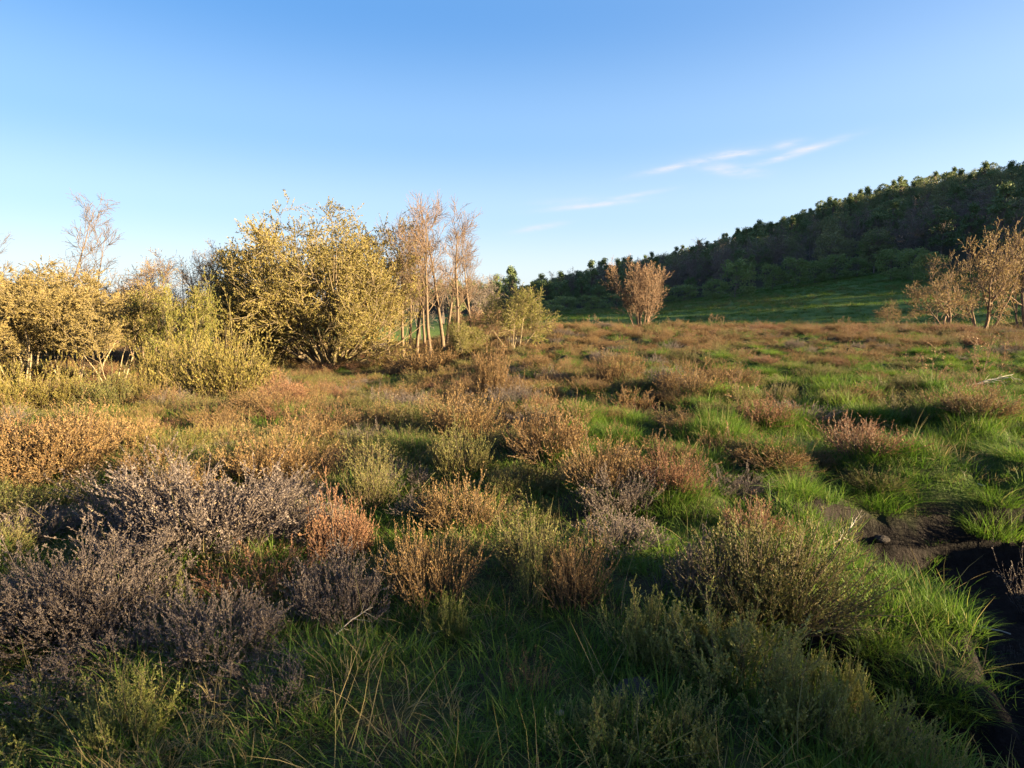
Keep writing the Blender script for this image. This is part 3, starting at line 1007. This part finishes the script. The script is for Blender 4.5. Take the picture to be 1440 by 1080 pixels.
def hill_trees():
    rng = np.random.default_rng(77)
    pts = []
    az = rng.uniform(-14, 84, 24000)
    rr = np.interp(az, AZR, RIDGE_R)
    er = np.interp(az, AZ, EDGE_R)
    r = np.sqrt(rng.uniform(0, 1, 24000) * ((rr * 1.06) ** 2 - er ** 2) + er ** 2)
    x, y = r * np.sin(np.radians(az)), r * np.cos(np.radians(az))
    cell = {}
    keep = []
    for i in range(len(x)):
        sp = 4.4 if r[i] < er[i] + 40 else 4.9
        if az[i] > 46: sp = 7.5
        cx, cy = int(x[i] // 8), int(y[i] // 8)
        ok = True
        for a in (-1, 0, 1):
            for b in (-1, 0, 1):
                for j in cell.get((cx + a, cy + b), ()):
                    if (x[i] - x[j]) ** 2 + (y[i] - y[j]) ** 2 < sp * sp:
                        ok = False
        if ok:
            cell.setdefault((cx, cy), []).append(i)
            keep.append(i)
    k = np.array(keep)
    x, y, r, az, er, rr = x[k], y[k], r[k], az[k], er[k], rr[k]
    n = len(k)
    up = (r - er) / (rr - er)
    nz = vnoise(x / 32, y / 32, 8)
    kind = np.where(rng.uniform(0, 1, n) + .5 * (nz - .5) < .62, 0, 1)            # pine, oak
    low = up + .18 * (vnoise(x / 26, y / 26, 9) - .5)
    kind = np.where((low < .20) & (rng.uniform(0, 1, n) < .62), 2, kind)             # bare trees along the foot
    kind = np.where((az < 11) & (low < .5) & (rng.uniform(0, 1, n) < .8), 0, kind)
    size = rng.uniform(.55, 1.15, n) * np.where(kind == 2, .95, 1.0)
    z = height(x, y)
    # the 300 that show largest are trees of their own, the rest is the wood
    u, v = project(x, y, z + 4)
    inview = (u > -20) & (u < 1460)
    score = np.where(inview, size / r, 0) * np.where(up > .93, 1.9, 1.0) * np.where(up < .2, 1.25, 1.0)
    order = np.argsort(-score)
    names = ['pine', 'oak', 'bare']
    lab = {('pine', 0): 'dark green pine low in the hillside wood', ('oak', 0): 'leafy olive tree low in the hillside wood',
           ('bare', 0): 'leafless purplish tree low in the hillside wood', ('pine', 1): 'dark green pine on the skyline of the hill',
           ('oak', 1): 'leafy olive tree on the skyline of the hill', ('bare', 1): 'leafless purplish tree on the skyline of the hill'}
    where = ['beyond the russet bush', 'above the row of meadow shrubs', 'above the crooked amber trees']
    for i in order[:300]:
        nm = names[kind[i]]
        wh = where[int(az[i] > 12) + int(az[i] > 29)]
        top = int(up[i] > .6)
        pr = FAR[nm][i % len(FAR[nm])]
        s = size[i]
        plant({'pine': 'pine_tree', 'oak': 'leafy_tree', 'bare': 'leafless_tree'}[nm], pr, x[i], y[i], (s, s, s * rng.uniform(.9, 1.1)), rng.uniform(0, 6.28),
              lab[(nm, top)] + ' ' + wh, 'tree', lab[(nm, top)].replace(' tree ', ' trees ').replace('pine ', 'pines ') + ' ' + wh, .2)
    rest = order[300:]
    for kk, nm in enumerate(names):
        s = rest[kind[rest] == kk]
        if len(s) == 0:
            continue
        protos = [[p[1] for p in pr] for pr in FAR[nm]]
        scatter({'pine': 'pine_forest', 'oak': 'leafy_forest', 'bare': 'leafless_forest'}[nm], protos, None, np.stack([x[s], y[s], z[s] - .2], -1),
                np.stack([np.zeros(len(s)), np.zeros(len(s)), rng.uniform(0, 6.28, len(s))], -1), np.repeat(size[s][:, None], 3, 1), rng.integers(0, len(protos), len(s)),
                {'pine': 'dark green pines massed over the shaded hillside', 'oak': 'olive leafy trees massed over the shaded hillside', 'bare': 'leafless trees massed on the lower hillside'}[nm], 'forest')
    print('hill trees', n)


hill_trees()
# low wood far off behind the willows on the stream side
rw = np.random.default_rng(5)
for i in range(34):
    u = -160 + i * 26 + rw.uniform(-10, 10)
    d = rw.uniform(55, 95)
    x, y = depth_at(u, d)
    s = rw.uniform(.42, .62)
    nm = ['bare', 'oak', 'bare'][i % 3]
    plant('stream_tree', FAR[nm][i % 2], x, y, (s, s, s), i, {'bare': 'leafless tree in the low wood behind the willows', 'oak': 'leafy tree in the low wood behind the willows'}[nm], 'tree',
          {'bare': 'leafless trees behind the willows', 'oak': 'leafy trees behind the willows'}[nm], .2)

# ------------------------------------------------------------------ heather
KNAME = {'tawny': 'tawny', 'grey': 'purple-grey', 'olive': 'olive-green', 'russet': 'russet', 'heath': 'yellow-green'}
TAKEN = []                                                          # (x, y, radius) of bushes, so that the random ones keep clear


def bush(u, v, w, h, kind, proto, label, group=None, name='heather_bush', rz=None):
    sd = math.sin(math.atan((v - 435) / FPX))                       # we look down on it: part of its height in the frame is depth
    h = max(.62 * h, h - .60 * w * sd)
    x, y = at(u, v - .4 * w * sd)
    d = y * math.cos(R(PITCH)) + .2
    W, H = w / FPX * d, h / FPX * d
    pw, ph = proto[2]
    s, sh = W / pw, H / ph
    plant(name, [('stems', proto[0], M[kind]), ('foliage', proto[1], M[kind])], x, y, (s, s, sh), RNG.uniform(0, 6.28) if rz is None else rz, label, 'heather' if name == 'heather_bush' else 'heath', group)
    TAKEN.append((x, y, W * .42))


def sized(pair):
    """A prototype with its own width and height in metres."""
    co = np.empty(len(pair[1].vertices) * 3, np.float32)
    pair[1].vertices.foreach_get('co', co)
    co = co.reshape(-1, 3)
    return pair[0], pair[1], (2 * float(np.percentile(np.hypot(co[:, 0], co[:, 1]), 93)), float(np.percentile(co[:, 2], 97)))


HE, HU = [sized(p) for p in HEATHER[:3]], [sized(p) for p in HEATHER[3:]]
HH, HW, HS = [sized(p) for p in HERO], [sized(p) for p in WISPY], [sized(p) for p in SPRIG]
HEROES = [
    (285, 815, 290, 165, 'grey', HH[0], 'wide purple-grey heather bush with paler lit tips, broadest of the grey ones'),
    (105, 925, 250, 165, 'grey', HH[1], 'dark purple-grey heather bush standing in deep shade beside green shoots'),
    (310, 945, 180, 120, 'grey', HE[0], 'purple-grey heather bush between two larger grey bushes'),
    (405, 1010, 120, 70, 'grey', HE[1], 'flattened mat of dead grey heather beside green grass'),
    (480, 900, 150, 140, 'grey', HE[2], 'brownish grey heather bush behind the flattened dead mat'),
    (475, 800, 110, 110, 'russet', HE[0], 'reddish tawny heather bush beside the broad grey one'),
    (55, 690, 180, 120, 'tawny', HH[0], 'bushy golden tawny heather lit by the sun before the golden grove'),
    (165, 660, 120, 80, 'tawny', HE[1], 'sunlit tawny heather bush with orange tips next to a golden bushy one'),
    (380, 690, 130, 95, 'tawny', HE[2], 'rounded sunlit tawny heather bush alone in shaded grass'),
    (250, 735, 110, 90, 'tawny', HU[0], 'upright pale tawny heather rising out of the broad grey bush'),
    (522, 725, 85, 90, 'olive', HU[1], 'small upright olive and tawny heather bush with light tips'),
    (605, 872, 125, 145, 'tawny', HU[0], 'upright orange-brown heather bush catching the sun beside a dark hole'),
    (650, 755, 130, 85, 'tawny', HE[0], 'wispy tawny heather bush behind the upright orange-brown one'),
    (648, 680, 110, 85, 'olive', HE[1], 'mixed olive and tawny heather hummock in the middle of the moor'),
    (655, 625, 110, 80, 'tawny', HE[2], 'sunlit tawny heather crowning a grassy hummock'),
    (548, 607, 62, 42, 'tawny', HE[0], 'small round sunlit tawny heather bush casting a long shadow on grass'),
    (460, 620, 90, 50, 'tawny', HE[1], 'low tawny heather patch on lit yellowish grass'),
    (770, 650, 120, 85, 'tawny', HE[2], 'tawny heather hummock edged by bright grass'),
    (845, 690, 110, 80, 'tawny', HE[0], 'tawny heather bush with an orange patch on its flank'),
    (870, 725, 110, 70, 'grey', HE[1], 'shaded grey-brown heather below the tawny bush with the orange patch'),
    (945, 700, 95, 75, 'russet', HE[2], 'russet and yellow heather bush beyond the big olive one'),
    (1030, 660, 90, 60, 'tawny', HE[0], 'tawny heather bush leaning on a green tussock'),
    (808, 868, 105, 125, 'tawny', HU[1], 'upright tawny heather with pale tips rising from dark green grass'),
    (748, 865, 60, 128, 'shoot', HW[0], 'thin spindly olive heather shoots beside upright tawny heather'),
    (740, 985, 70, 85, 'tawny', HW[1], 'small dead pinkish brown heather clump in shaded grass'),
    (1075, 905, 225, 185, 'olive', HH[1], 'largest olive-green heather bush on the lip of the peat hollow'),
    (985, 860, 110, 110, 'grey', HE[0], 'grey twiggy heather against the flank of the largest olive bush'),
    (1060, 770, 105, 70, 'russet', HE[1], 'rust-tipped heather on top of the largest olive bush'),
    (905, 945, 110, 121, 'shoot', HS[0], 'yellow-green leafy heather shoots in the shaded grass'),
    (1040, 1010, 210, 162, 'shoot', HS[1], 'spreading green heather below the bank of the largest olive bush'),
    (1130, 1060, 130, 148, 'shoot', HS[0], 'dense green heather shoots beside the narrow peat channel'),
    (1215, 1100, 130, 148, 'shoot', HS[1], 'pale-tipped yellow-green shoots at the lip of the peat channel'),
    (1310, 1130, 130, 121, 'shoot', HW[0], 'sparse pale-tipped shoots above the peat channel'),
    (1180, 1015, 90, 110, 'shoot', HS[0], 'green shoots standing at the head of the narrow peat channel'),
    (1000, 935, 110, 90, 'shoot', HS[1], 'green shoots below the grey twiggy heather'),
    (630, 905, 60, 74, 'shoot', HS[0], 'small yellow-green shoots at the foot of the orange-brown heather'),
    (255, 885, 110, 81, 'shoot', HS[1], 'small green heather shoots between the grey heather bushes'),
    (60, 1075, 150, 94, 'shoot', HS[0], 'yellow-green shoots below the dark shaded grey heather'),
    (180, 1070, 140, 135, 'shoot', HS[1], 'taller yellow-green shoots in front of the grey heather'),
    (850, 1090, 150, 121, 'shoot', HS[0], 'dull green heather shoots with a grey dead stem'),
    (960, 1085, 130, 121, 'shoot', HS[1], 'dull green heather shoots next to the spreading green heather'),
    (1455, 880, 90, 120, 'grey', HW[1], 'grey dead heather stems overhanging the peat hollow'),
    (1450, 980, 90, 80, 'grey', HE[2], 'grey heather clump in the dark side of the peat hollow'),
    (970, 560, 100, 45, 'tawny', HE[0], 'broad tawny heather mound at the edge of the tussock pasture'),
    (868, 545, 70, 50, 'tawny', HE[1], 'pale tawny heather mound beside a broad tawny one'),
]
for a in HEROES:
    bush(*a)
# tall yellow heath in front of the willows
for u, v, w, h, k, lb in [(318, 574, 140, 110, 'heath', 'tall yellow-green heath in front of the biggest willow'), (255, 570, 100, 95, 'heath', 'tall yellow-green heath below the lime willow'),
                          (65, 588, 130, 75, 'heath', 'rounded yellow-green heath below the golden grove'), (0, 592, 90, 75, 'heath', 'yellow-green heath at the end of the golden grove'),
                          (150, 585, 80, 60, 'olive', 'olive heath below the golden grove'), (395, 575, 80, 45, 'russet', 'low russet heath beside the tall yellow heath'),
                          (195, 580, 80, 60, 'heath', 'short yellow heath between the two tall ones'), (350, 560, 90, 50, 'tawny', 'tawny heath in front of the biggest willow'),
                          (690, 560, 50, 75, 'tawny', 'tall thin tawny heath standing up from the heather'), (600, 530, 90, 45, 'tawny', 'tawny heath in front of the leafless clump')]:
    bush(u, v, w, h, k, HE[int(u) % 3], lb, None, 'heath_shrub')

COV_U = np.linspace(0, 1440, 9)
COV_V = np.array([440, 490, 525, 560, 640, 740, 860, 1000, 1200])
COV = np.array([[.4, .4, .5, .7, 1, 1, 1, 1, 1], [.6, .6, .7, .8, .95, .95, .75, .45, .38], [.8, .75, .8, .6, .8, .5, .16, .10, .10], [.95, .9, .85, .5, .65, .16, .07, .08, .08], [.95, .9, .7, .65, .65, .45, .08, .05, .05],
                [.9, .9, .8, .75, .75, .65, .3, .08, .05], [.8, .9, .8, .75, .6, .55, .5, .05, .2], [.9, .8, .7, .5, .5, .5, .5, .1, .1], [.8, .7, .6, .5, .5, .5, .5, .1, .1]])


def cover(u, v):
    fu = np.clip(u / 180, 0, 7.999); iu = fu.astype(int); fu = fu - iu
    vv = np.interp(v, COV_V, np.arange(len(COV_V)))
    vv = np.clip(vv, 0, len(COV_V) - 1.001); iv = vv.astype(int); fv = vv - iv
    return (COV[iv, iu] * (1 - fu) + COV[iv, iu + 1] * fu) * (1 - fv) + (COV[iv + 1, iu] * (1 - fu) + COV[iv + 1, iu + 1] * fu) * fv


def ground_samples(rng, n, y0, y1, pw=1.0, side=1.02):
    y = (y0 ** (1 + pw) + rng.uniform(0, 1, n) * (y1 ** (1 + pw) - y0 ** (1 + pw))) ** (1 / (1 + pw))
    x = rng.uniform(-1, 1, n) * (y * side + .6)
    return x, y


def heather_field():
    rng = np.random.default_rng(404)
    x, y = ground_samples(rng, 42000, 2.2, 47, 1.0, .98)
    z = height(x, y)
    u, v = project(x, y, z)
    cov = cover(u, v) * (.35 + 1.2 * sstep(.25, .7, vnoise(x / 1.9 + 9, y / 1.9, 51)))
    rad = rng.uniform(.20, .42, len(x)) * (1 + .35 * sstep(15, 30, y))
    ok = (rng.uniform(0, 1, len(x)) < cov) & (hollow_d(x, y) > .3)
    cell = {}
    for (a, b, c) in TAKEN:
        for i in range(-1, 2):
            for j in range(-1, 2):
                cell.setdefault((int(a // 1.2) + i, int(b // 1.2) + j), []).append((a, b, c))
    keep = []
    for i in np.nonzero(ok)[0]:
        q = cell.get((int(x[i] // 1.2), int(y[i] // 1.2)), ())
        if all((x[i] - a) ** 2 + (y[i] - b) ** 2 > ((.58 if y[i] < 16 else .78) * (rad[i] + c)) ** 2 for a, b, c in q):
            keep.append(i)
            t = (x[i], y[i], rad[i])
            for a in range(-1, 2):
                for b in range(-1, 2):
                    cell.setdefault((int(x[i] // 1.2) + a, int(y[i] // 1.2) + b), []).append(t)
    k = np.array(keep)
    x, y, z, u, v, rad = x[k], y[k], z[k], u[k], v[k], rad[k]
    n = len(k)
    print('heather', n)
    pp = .93 * y + .37 * x
    q = rng.uniform(0, 1, n)
    zone = np.where((y > 20) & (u > 700), 0, np.where((u > 980) & (y <= 20) & (y > 6), 1, np.where((u <= 480) & (y > 6.0), 2, np.where(y > 5.2, 3, np.where(u < 560, 4, 5)))))
    zone = np.where((y > 16) & (u <= 700), 6, zone)
    P = {0: [.70, .06, .12, .12, 0], 1: [.35, .10, .40, .15, 0], 2: [.50, .06, .16, .10, .18], 3: [.52, .12, .28, .08, 0], 4: [.12, .58, .22, .03, .05], 5: [.25, .25, .42, .04, .04], 6: [.55, .05, .15, .10, .15]}
    kinds = ['tawny', 'grey', 'olive', 'russet', 'heath']
    place = ['on the open heather before the meadow', 'scattered in the tussock pasture', 'on the sunlit heath below the golden grove', 'among the grass in the middle of the moor',
             'in the shade around the broad grey bush', 'in the shade around the largest olive bush', 'at the foot of the willows']
    kid = np.array([int(np.searchsorted(np.cumsum(P[zz]), qq).clip(0, 4)) for zz, qq in zip(zone, q)])
    protos = [HE[0], HE[1], HE[2], HU[0], HU[1], HW[0], HS[0]]
    pid = rng.choice(7, n, p=[.24, .24, .22, .1, .1, .06, .04])
    hh = rng.uniform(.45, .85, n)
    size = rad / y * ((u > -10) & (u < 1450) & (v < 1100))
    order = np.argsort(-size)
    for i in order[:300]:
        pr = protos[pid[i]]
        s = 2.2 * rad[i] / pr[2][0]
        kd = kinds[kid[i]]
        ht = pr[2][1] * s * hh[i]
        sz_ = 'low' if ht < .30 else 'tall' if ht > .46 else 'middling'
        lb = f'{sz_} {KNAME[kd]} heather bush {place[zone[i]]}'
        plant('heather_bush', [('stems', pr[0], M[kd]), ('foliage', pr[1], M[kd])], x[i], y[i], (s, s, s * hh[i]), rng.uniform(0, 6.28), lb, 'heather', lb.replace('bush', 'bushes'))
    rest = order[300:]
    for c, kd in enumerate(kinds):
        s = rest[kid[rest] == c]
        if len(s) == 0:
            continue
        sc = 2.2 * rad[s] / np.array([protos[p][2][0] for p in pid[s]])
        scatter(kd + '_heather' if kd != 'heath' else 'yellow_heather', [[p[0], p[1]] for p in protos], M[kd], np.stack([x[s], y[s], z[s] - .03], -1),
                np.stack([rng.normal(0, .08, len(s)), rng.normal(0, .08, len(s)), rng.uniform(0, 6.28, len(s))], -1), np.stack([sc, sc, sc * hh[s]], -1), pid[s],
                f'{KNAME[kd]} heather carpet spreading over the far moor', 'heather')
    return x, y, rad


HX, HY, HRAD = heather_field()

# ------------------------------------------------------------------ tussocks and grass
TU = [(1235, 705, 125, 70, 'bright green tussock on the far rim of the peat hollow'), (1395, 745, 120, 75, 'bright spiky tussock on the rim of the peat hollow beside bare peat'),
      (1290, 965, 150, 80, 'dark green tussock island inside the peat hollow'), (1225, 905, 110, 55, 'dark green tussock between the largest olive bush and the island'),
      (1345, 1000, 90, 60, 'shaded tussock at the end of the island in the peat hollow'), (1020, 550, 65, 35, 'tall bright green tussock behind the pasture hummocks'),
      (1345, 865, 90, 40, 'dull grey-green tussock on the peat floor'), (1400, 700, 110, 50, 'yellow-green tussock with bleached debris beside it'),
      (1120, 690, 110, 60, 'green tussock beyond the largest olive bush'), (810, 545, 60, 35, 'small bright tussock at the heather edge')]
TPOS = []
for u, v, w, h, lb in TU:
    x, y = at(u, v)
    d = y + .1
    s, sh = w / FPX * d / .72, .6 * h / FPX * d / .30
    plant('grass_tussock', [('blades', TUSS[u % 3], M['tussock'])], x, y, (s, s, sh), u, lb, 'tussock')
    TPOS.append((x, y))


def tussock_field():
    rng = np.random.default_rng(88)
    gx, gy = [a.ravel() for a in np.meshgrid(np.arange(-38., 40), np.arange(4., 40))]
    x, y = gx + .15 + .7 * hash2(gx, gy, 3), gy + .15 + .7 * hash2(gx, gy, 4)
    m = (np.abs(x) < y * .95 + .6) & (y < 38)
    x, y = x[m], y[m]
    z = height(x, y)
    u, v = project(x, y, z)
    w = sstep(690, 800, u) * sstep(492, 520, v) * (v < 860) + .45 * sstep(480, 560, u) * (u < 760) * (v > 540) * (v < 740) + .16 * (u < 520) * (v > 560) * (v < 760) + .3 * (u > 1050) * (v > 468) * (v <= 500)
    ok = (rng.uniform(0, 1, len(x)) < w) & (hollow_d(x, y) > .22)
    kept = list(TPOS)
    taken = np.stack([HX, HY, HRAD], -1)
    sel = []
    for i in np.nonzero(ok)[0]:
        sp = .42 + .014 * y[i]
        if all((x[i] - a) ** 2 + (y[i] - b) ** 2 > sp * sp for a, b in kept) and np.min(np.hypot(taken[:, 0] - x[i], taken[:, 1] - y[i]) - .7 * taken[:, 2]) > 0:
            kept.append((x[i], y[i]))
            sel.append(i)
    sel = np.array(sel)
    order = sel[np.argsort(y[sel])]
    print('tussocks', len(sel))
    for i in order[:280]:
        s = rng.uniform(.75, 1.3) * (1 + .006 * y[i])
        far = y[i] > 12
        onr = u[i] > 700
        lb = ('yellow-green tussock among the far pasture hummocks' if far else 'green tussock in the near pasture hummocks') if onr else \
             ('grass tussock on the lit ground below the willows' if far else 'grass tussock between heather bushes')
        plant('grass_tussock', [('blades', TUSS[i % 3], M['tussock'])], x[i], y[i], (s, s, s * rng.uniform(.32, .55)), rng.uniform(0, 6.28), lb, 'tussock', lb.replace('tussock', 'tussocks', 1), .02)
    rest = order[280:]
    if len(rest):
        sc = rng.uniform(.8, 1.3, len(rest)) * 1.45
        scatter('tussock_grass', [[t] for t in TUSS], M['tussock'], np.stack([x[rest], y[rest], z[rest]], -1), np.stack([np.zeros(len(rest))] * 2 + [rng.uniform(0, 6, len(rest))], -1),
                np.stack([sc, sc, sc * .45], -1), rest % 3, 'yellow-green hummocky grass at the far end of the pasture', 'grass')


tussock_field()


def grass_field():
    rng = np.random.default_rng(99)
    xs, ys, ss = [], [], []
    for n, y0, y1, sc in [(15000, 1.2, 8, .95), (15000, 7.5, 20, 1.4), (11000, 19, 47, 2.1)]:
        x, y = ground_samples(rng, n, y0, y1, 1.0, 1.0)
        xs.append(x); ys.append(y); ss.append(np.full(n, sc))
    x, y, s = map(np.concatenate, (xs, ys, ss))
    z = height(x, y)
    u, v = project(x, y, z)
    dens = .45 + .75 * sstep(.3, .62, vnoise(x / 1.3, y / 1.3, 33)) - .25 * cover(np.nan_to_num(u, nan=0), np.nan_to_num(v, nan=1200)) * (y > 16)
    hd = hollow_d(x, y)
    mo = mounds(x, y)
    pz = sstep(690, 800, np.nan_to_num(u, nan=0)) * (y > 4.5) * (y < 34)
    dens = dens * (1 - pz * .85 * (1 - sstep(.05, .45, mo)))
    ok = (rng.uniform(0, 1, len(x)) < dens) & ((hd > .06) | ((hd > -.1) & (rng.uniform(0, 1, len(x)) < .25)))
    x, y, z, s, u, v = x[ok], y[ok], z[ok], s[ok], u[ok], v[ok]
    n = len(x)
    sc = s * rng.uniform(.65, 1.3, n)
    tall = (.45 + .75 * vnoise(x / .9 + 31, y / .9, 35)) * (.75 + .35 * mo[ok]) * (1 - .38 * sstep(6, 16, y))
    dry = rng.uniform(0, 1, n) < .10 + .28 * sstep(.5, .75, vnoise(x / 2.3 + 77, y / 2.3, 34)) + .12 * (u < 520) - .2 * (u > 720)
    for nm, m, sel, lb in (('grass', 'grass', ~dry, 'short green grass growing between the heather'), ('dry_grass', 'straw', dry, 'bleached dry grass growing between the heather')):
        c = int(sel.sum())
        scatter(nm, [[t] for t in TUFT], M[m], np.stack([x[sel], y[sel], z[sel]], -1), np.stack([rng.normal(0, .12, c), rng.normal(0, .12, c), rng.uniform(0, 6.28, c)], -1),
                np.stack([sc[sel], sc[sel], sc[sel] * tall[sel] * rng.uniform(.7, 1.3, c)], -1), rng.integers(0, len(TUFT), c), lb, 'grass')
    # dead flower stalks and bent straws standing out of the turf
    x, y = ground_samples(rng, 1900, 1.4, 16, .8, .95)
    k = hollow_d(x, y) > .1
    x, y = x[k], y[k]
    c = len(x)
    sc = rng.uniform(.6, 1.25, c)
    scatter('dry_stalks', [[t] for t in STALK], M['straw'], np.stack([x, y, height(x, y)], -1), np.stack([rng.normal(0, .3, c), rng.normal(0, .3, c), rng.uniform(0, 6.28, c)], -1),
            np.stack([sc, sc, sc], -1), rng.integers(0, 2, c), 'pale dead stalks sticking up out of the turf', 'grass')
    # meadow
    n = 9000
    az = np.radians(rng.uniform(-6, 44, n))
    r = np.sqrt(rng.uniform(50 ** 2, 150 ** 2, n))
    ok = r < np.interp(np.degrees(az), AZ, EDGE_R) - 2
    x, y = (r * np.sin(az))[ok], (r * np.cos(az))[ok]
    z = height(x, y)
    c = len(x)
    sc = rng.uniform(2.5, 5.5, c)
    scatter('meadow_grass', [[t] for t in TUFT], M['grass'], np.stack([x, y, z], -1), np.stack([np.zeros(c)] * 2 + [rng.uniform(0, 6.28, c)], -1),
            np.stack([sc, sc, sc * .45], -1), rng.integers(0, len(TUFT), c), 'short green grass of the sloping meadow below the wood', 'grass')
    k = rng.uniform(0, 1, c) < .08 + .25 * sstep(.55, .75, vnoise(x / 11, y / 11, 66))
    c = int(k.sum())
    sc = rng.uniform(3, 6, c)
    scatter('meadow_rushes', [[t] for t in TUFT], M['olive'], np.stack([x[k] + 1, y[k], height(x[k] + 1, y[k])], -1), np.stack([np.zeros(c)] * 2 + [rng.uniform(0, 6.28, c)], -1),
            np.stack([sc, sc, sc * .8], -1), rng.integers(0, len(TUFT), c), 'dull olive rush clumps dotting the sloping meadow', 'grass')


grass_field()

# ------------------------------------------------------------------ peat clods and dead wood
def clod_mesh(seed):
    import bmesh
    bm = bmesh.new()
    bmesh.ops.create_icosphere(bm, subdivisions=3, radius=1)
    for vt in bm.verts:
        c = vt.co
        k = 1 + .35 * float(fbm(np.array([c.x * 1.6 + seed]), np.array([c.y * 1.6 + c.z * 2.1]), seed, 3)[0])
        vt.co = c * k
        vt.co.z *= .65
    me = bpy.data.meshes.new('clod')
    bm.to_mesh(me)
    bm.free()
    me.materials.append(M['clod'])
    return me


CL = [clod_mesh(s) for s in (1, 2, 3)]
for i, (u, v, s) in enumerate([(1262, 995, .040), (1275, 1008, .032), (1250, 1012, .028), (1268, 1030, .034), (1160, 985, .05), (1300, 1020, .03), (1240, 760, .05), (1330, 830, .035), (1285, 805, .03), (1180, 1000, .03), (1290, 1045, .03)]):
    x, y = at(u, v)
    o = make_obj('peat_clod', CL[i % 3], None, (x, y, h1(x, y) + s * .2), i * 1.3, (s, s * 1.2, s))
    tag(o, 'black peat clod lying in the eroded hollow', 'clod', 'peat clods in the hollow')
x, y = at(895, 985)
tag(make_obj('peat_clod', CL[0], None, (x, y, h1(x, y) + .02), 1.0, (.10, .09, .07)), 'purplish brown bare peat lump sunk in green grass', 'clod')
x, y = at(787, 1019)
o = make_obj('stone', CL[1], None, (x, y, h1(x, y) + .05), 1.0, (.015, .018, .012))
o.material_slots[0].link = 'OBJECT'; o.material_slots[0].material = M['palebark']
tag(o, 'small pale stone lying in the shaded grass', 'stone')


def dead_branch(seed, u, v, ln, rad, az, lift, label):
    rng = np.random.default_rng(seed)
    g = Geo()
    D = np.array([[math.cos(az), math.sin(az), lift]])
    P = integrate(rng, np.zeros((1, 3)), D, np.array([ln]), 7, -.05, .12)
    Rd = np.linspace(rad, rad * .3, 7)[None, :]
    tubes(g, P, Rd, 5)
    P2, R2 = children(rng, P, Rd, 6, .2, .95, 48, 15, ln * .4, .4, 4, .03, .15, .6)
    tubes(g, P2, R2, 4)
    P3, R3 = children(rng, P2, R2, 3, .3, .95, 45, 15, ln * .16, .4, 3, .02, .15, .7)
    tubes(g, P3, R3, 3)
    x, y = at(u, v)
    o = make_obj('dead_branch', g.mesh('dead_branch', M['deadwood']), None, (x, y, h1(x, y) + .04))
    tag(o, label, 'branch')


dead_branch(1, 1345, 548, .9, .018, -.3, .25, 'bleached fallen branch lying on the green tussock pasture')
dead_branch(2, 1165, 775, .34, .006, .2, .5, 'bleached dry twigs sticking out over the peat hollow')
dead_branch(3, 1385, 690, .4, .008, 2.4, .2, 'bleached twigs lying beside the yellow-green tussock')
dead_branch(4, 470, 905, .22, .004, .6, .5, 'thin pale dry stalks beside the brownish grey heather')
dead_branch(5, 140, 668, .5, .006, -.2, .3, 'curved pale twig lying in the golden tawny heather')
dead_branch(6, 1420, 900, .35, .005, 2.9, .3, 'pale dry stalks hanging over the dark side of the hollow')
print('triangles', sum(sum(len(p.vertices) - 2 for p in me.polygons) for me in bpy.data.meshes if len(me.polygons) < 2000), sum(len(me.polygons) for me in bpy.data.meshes))
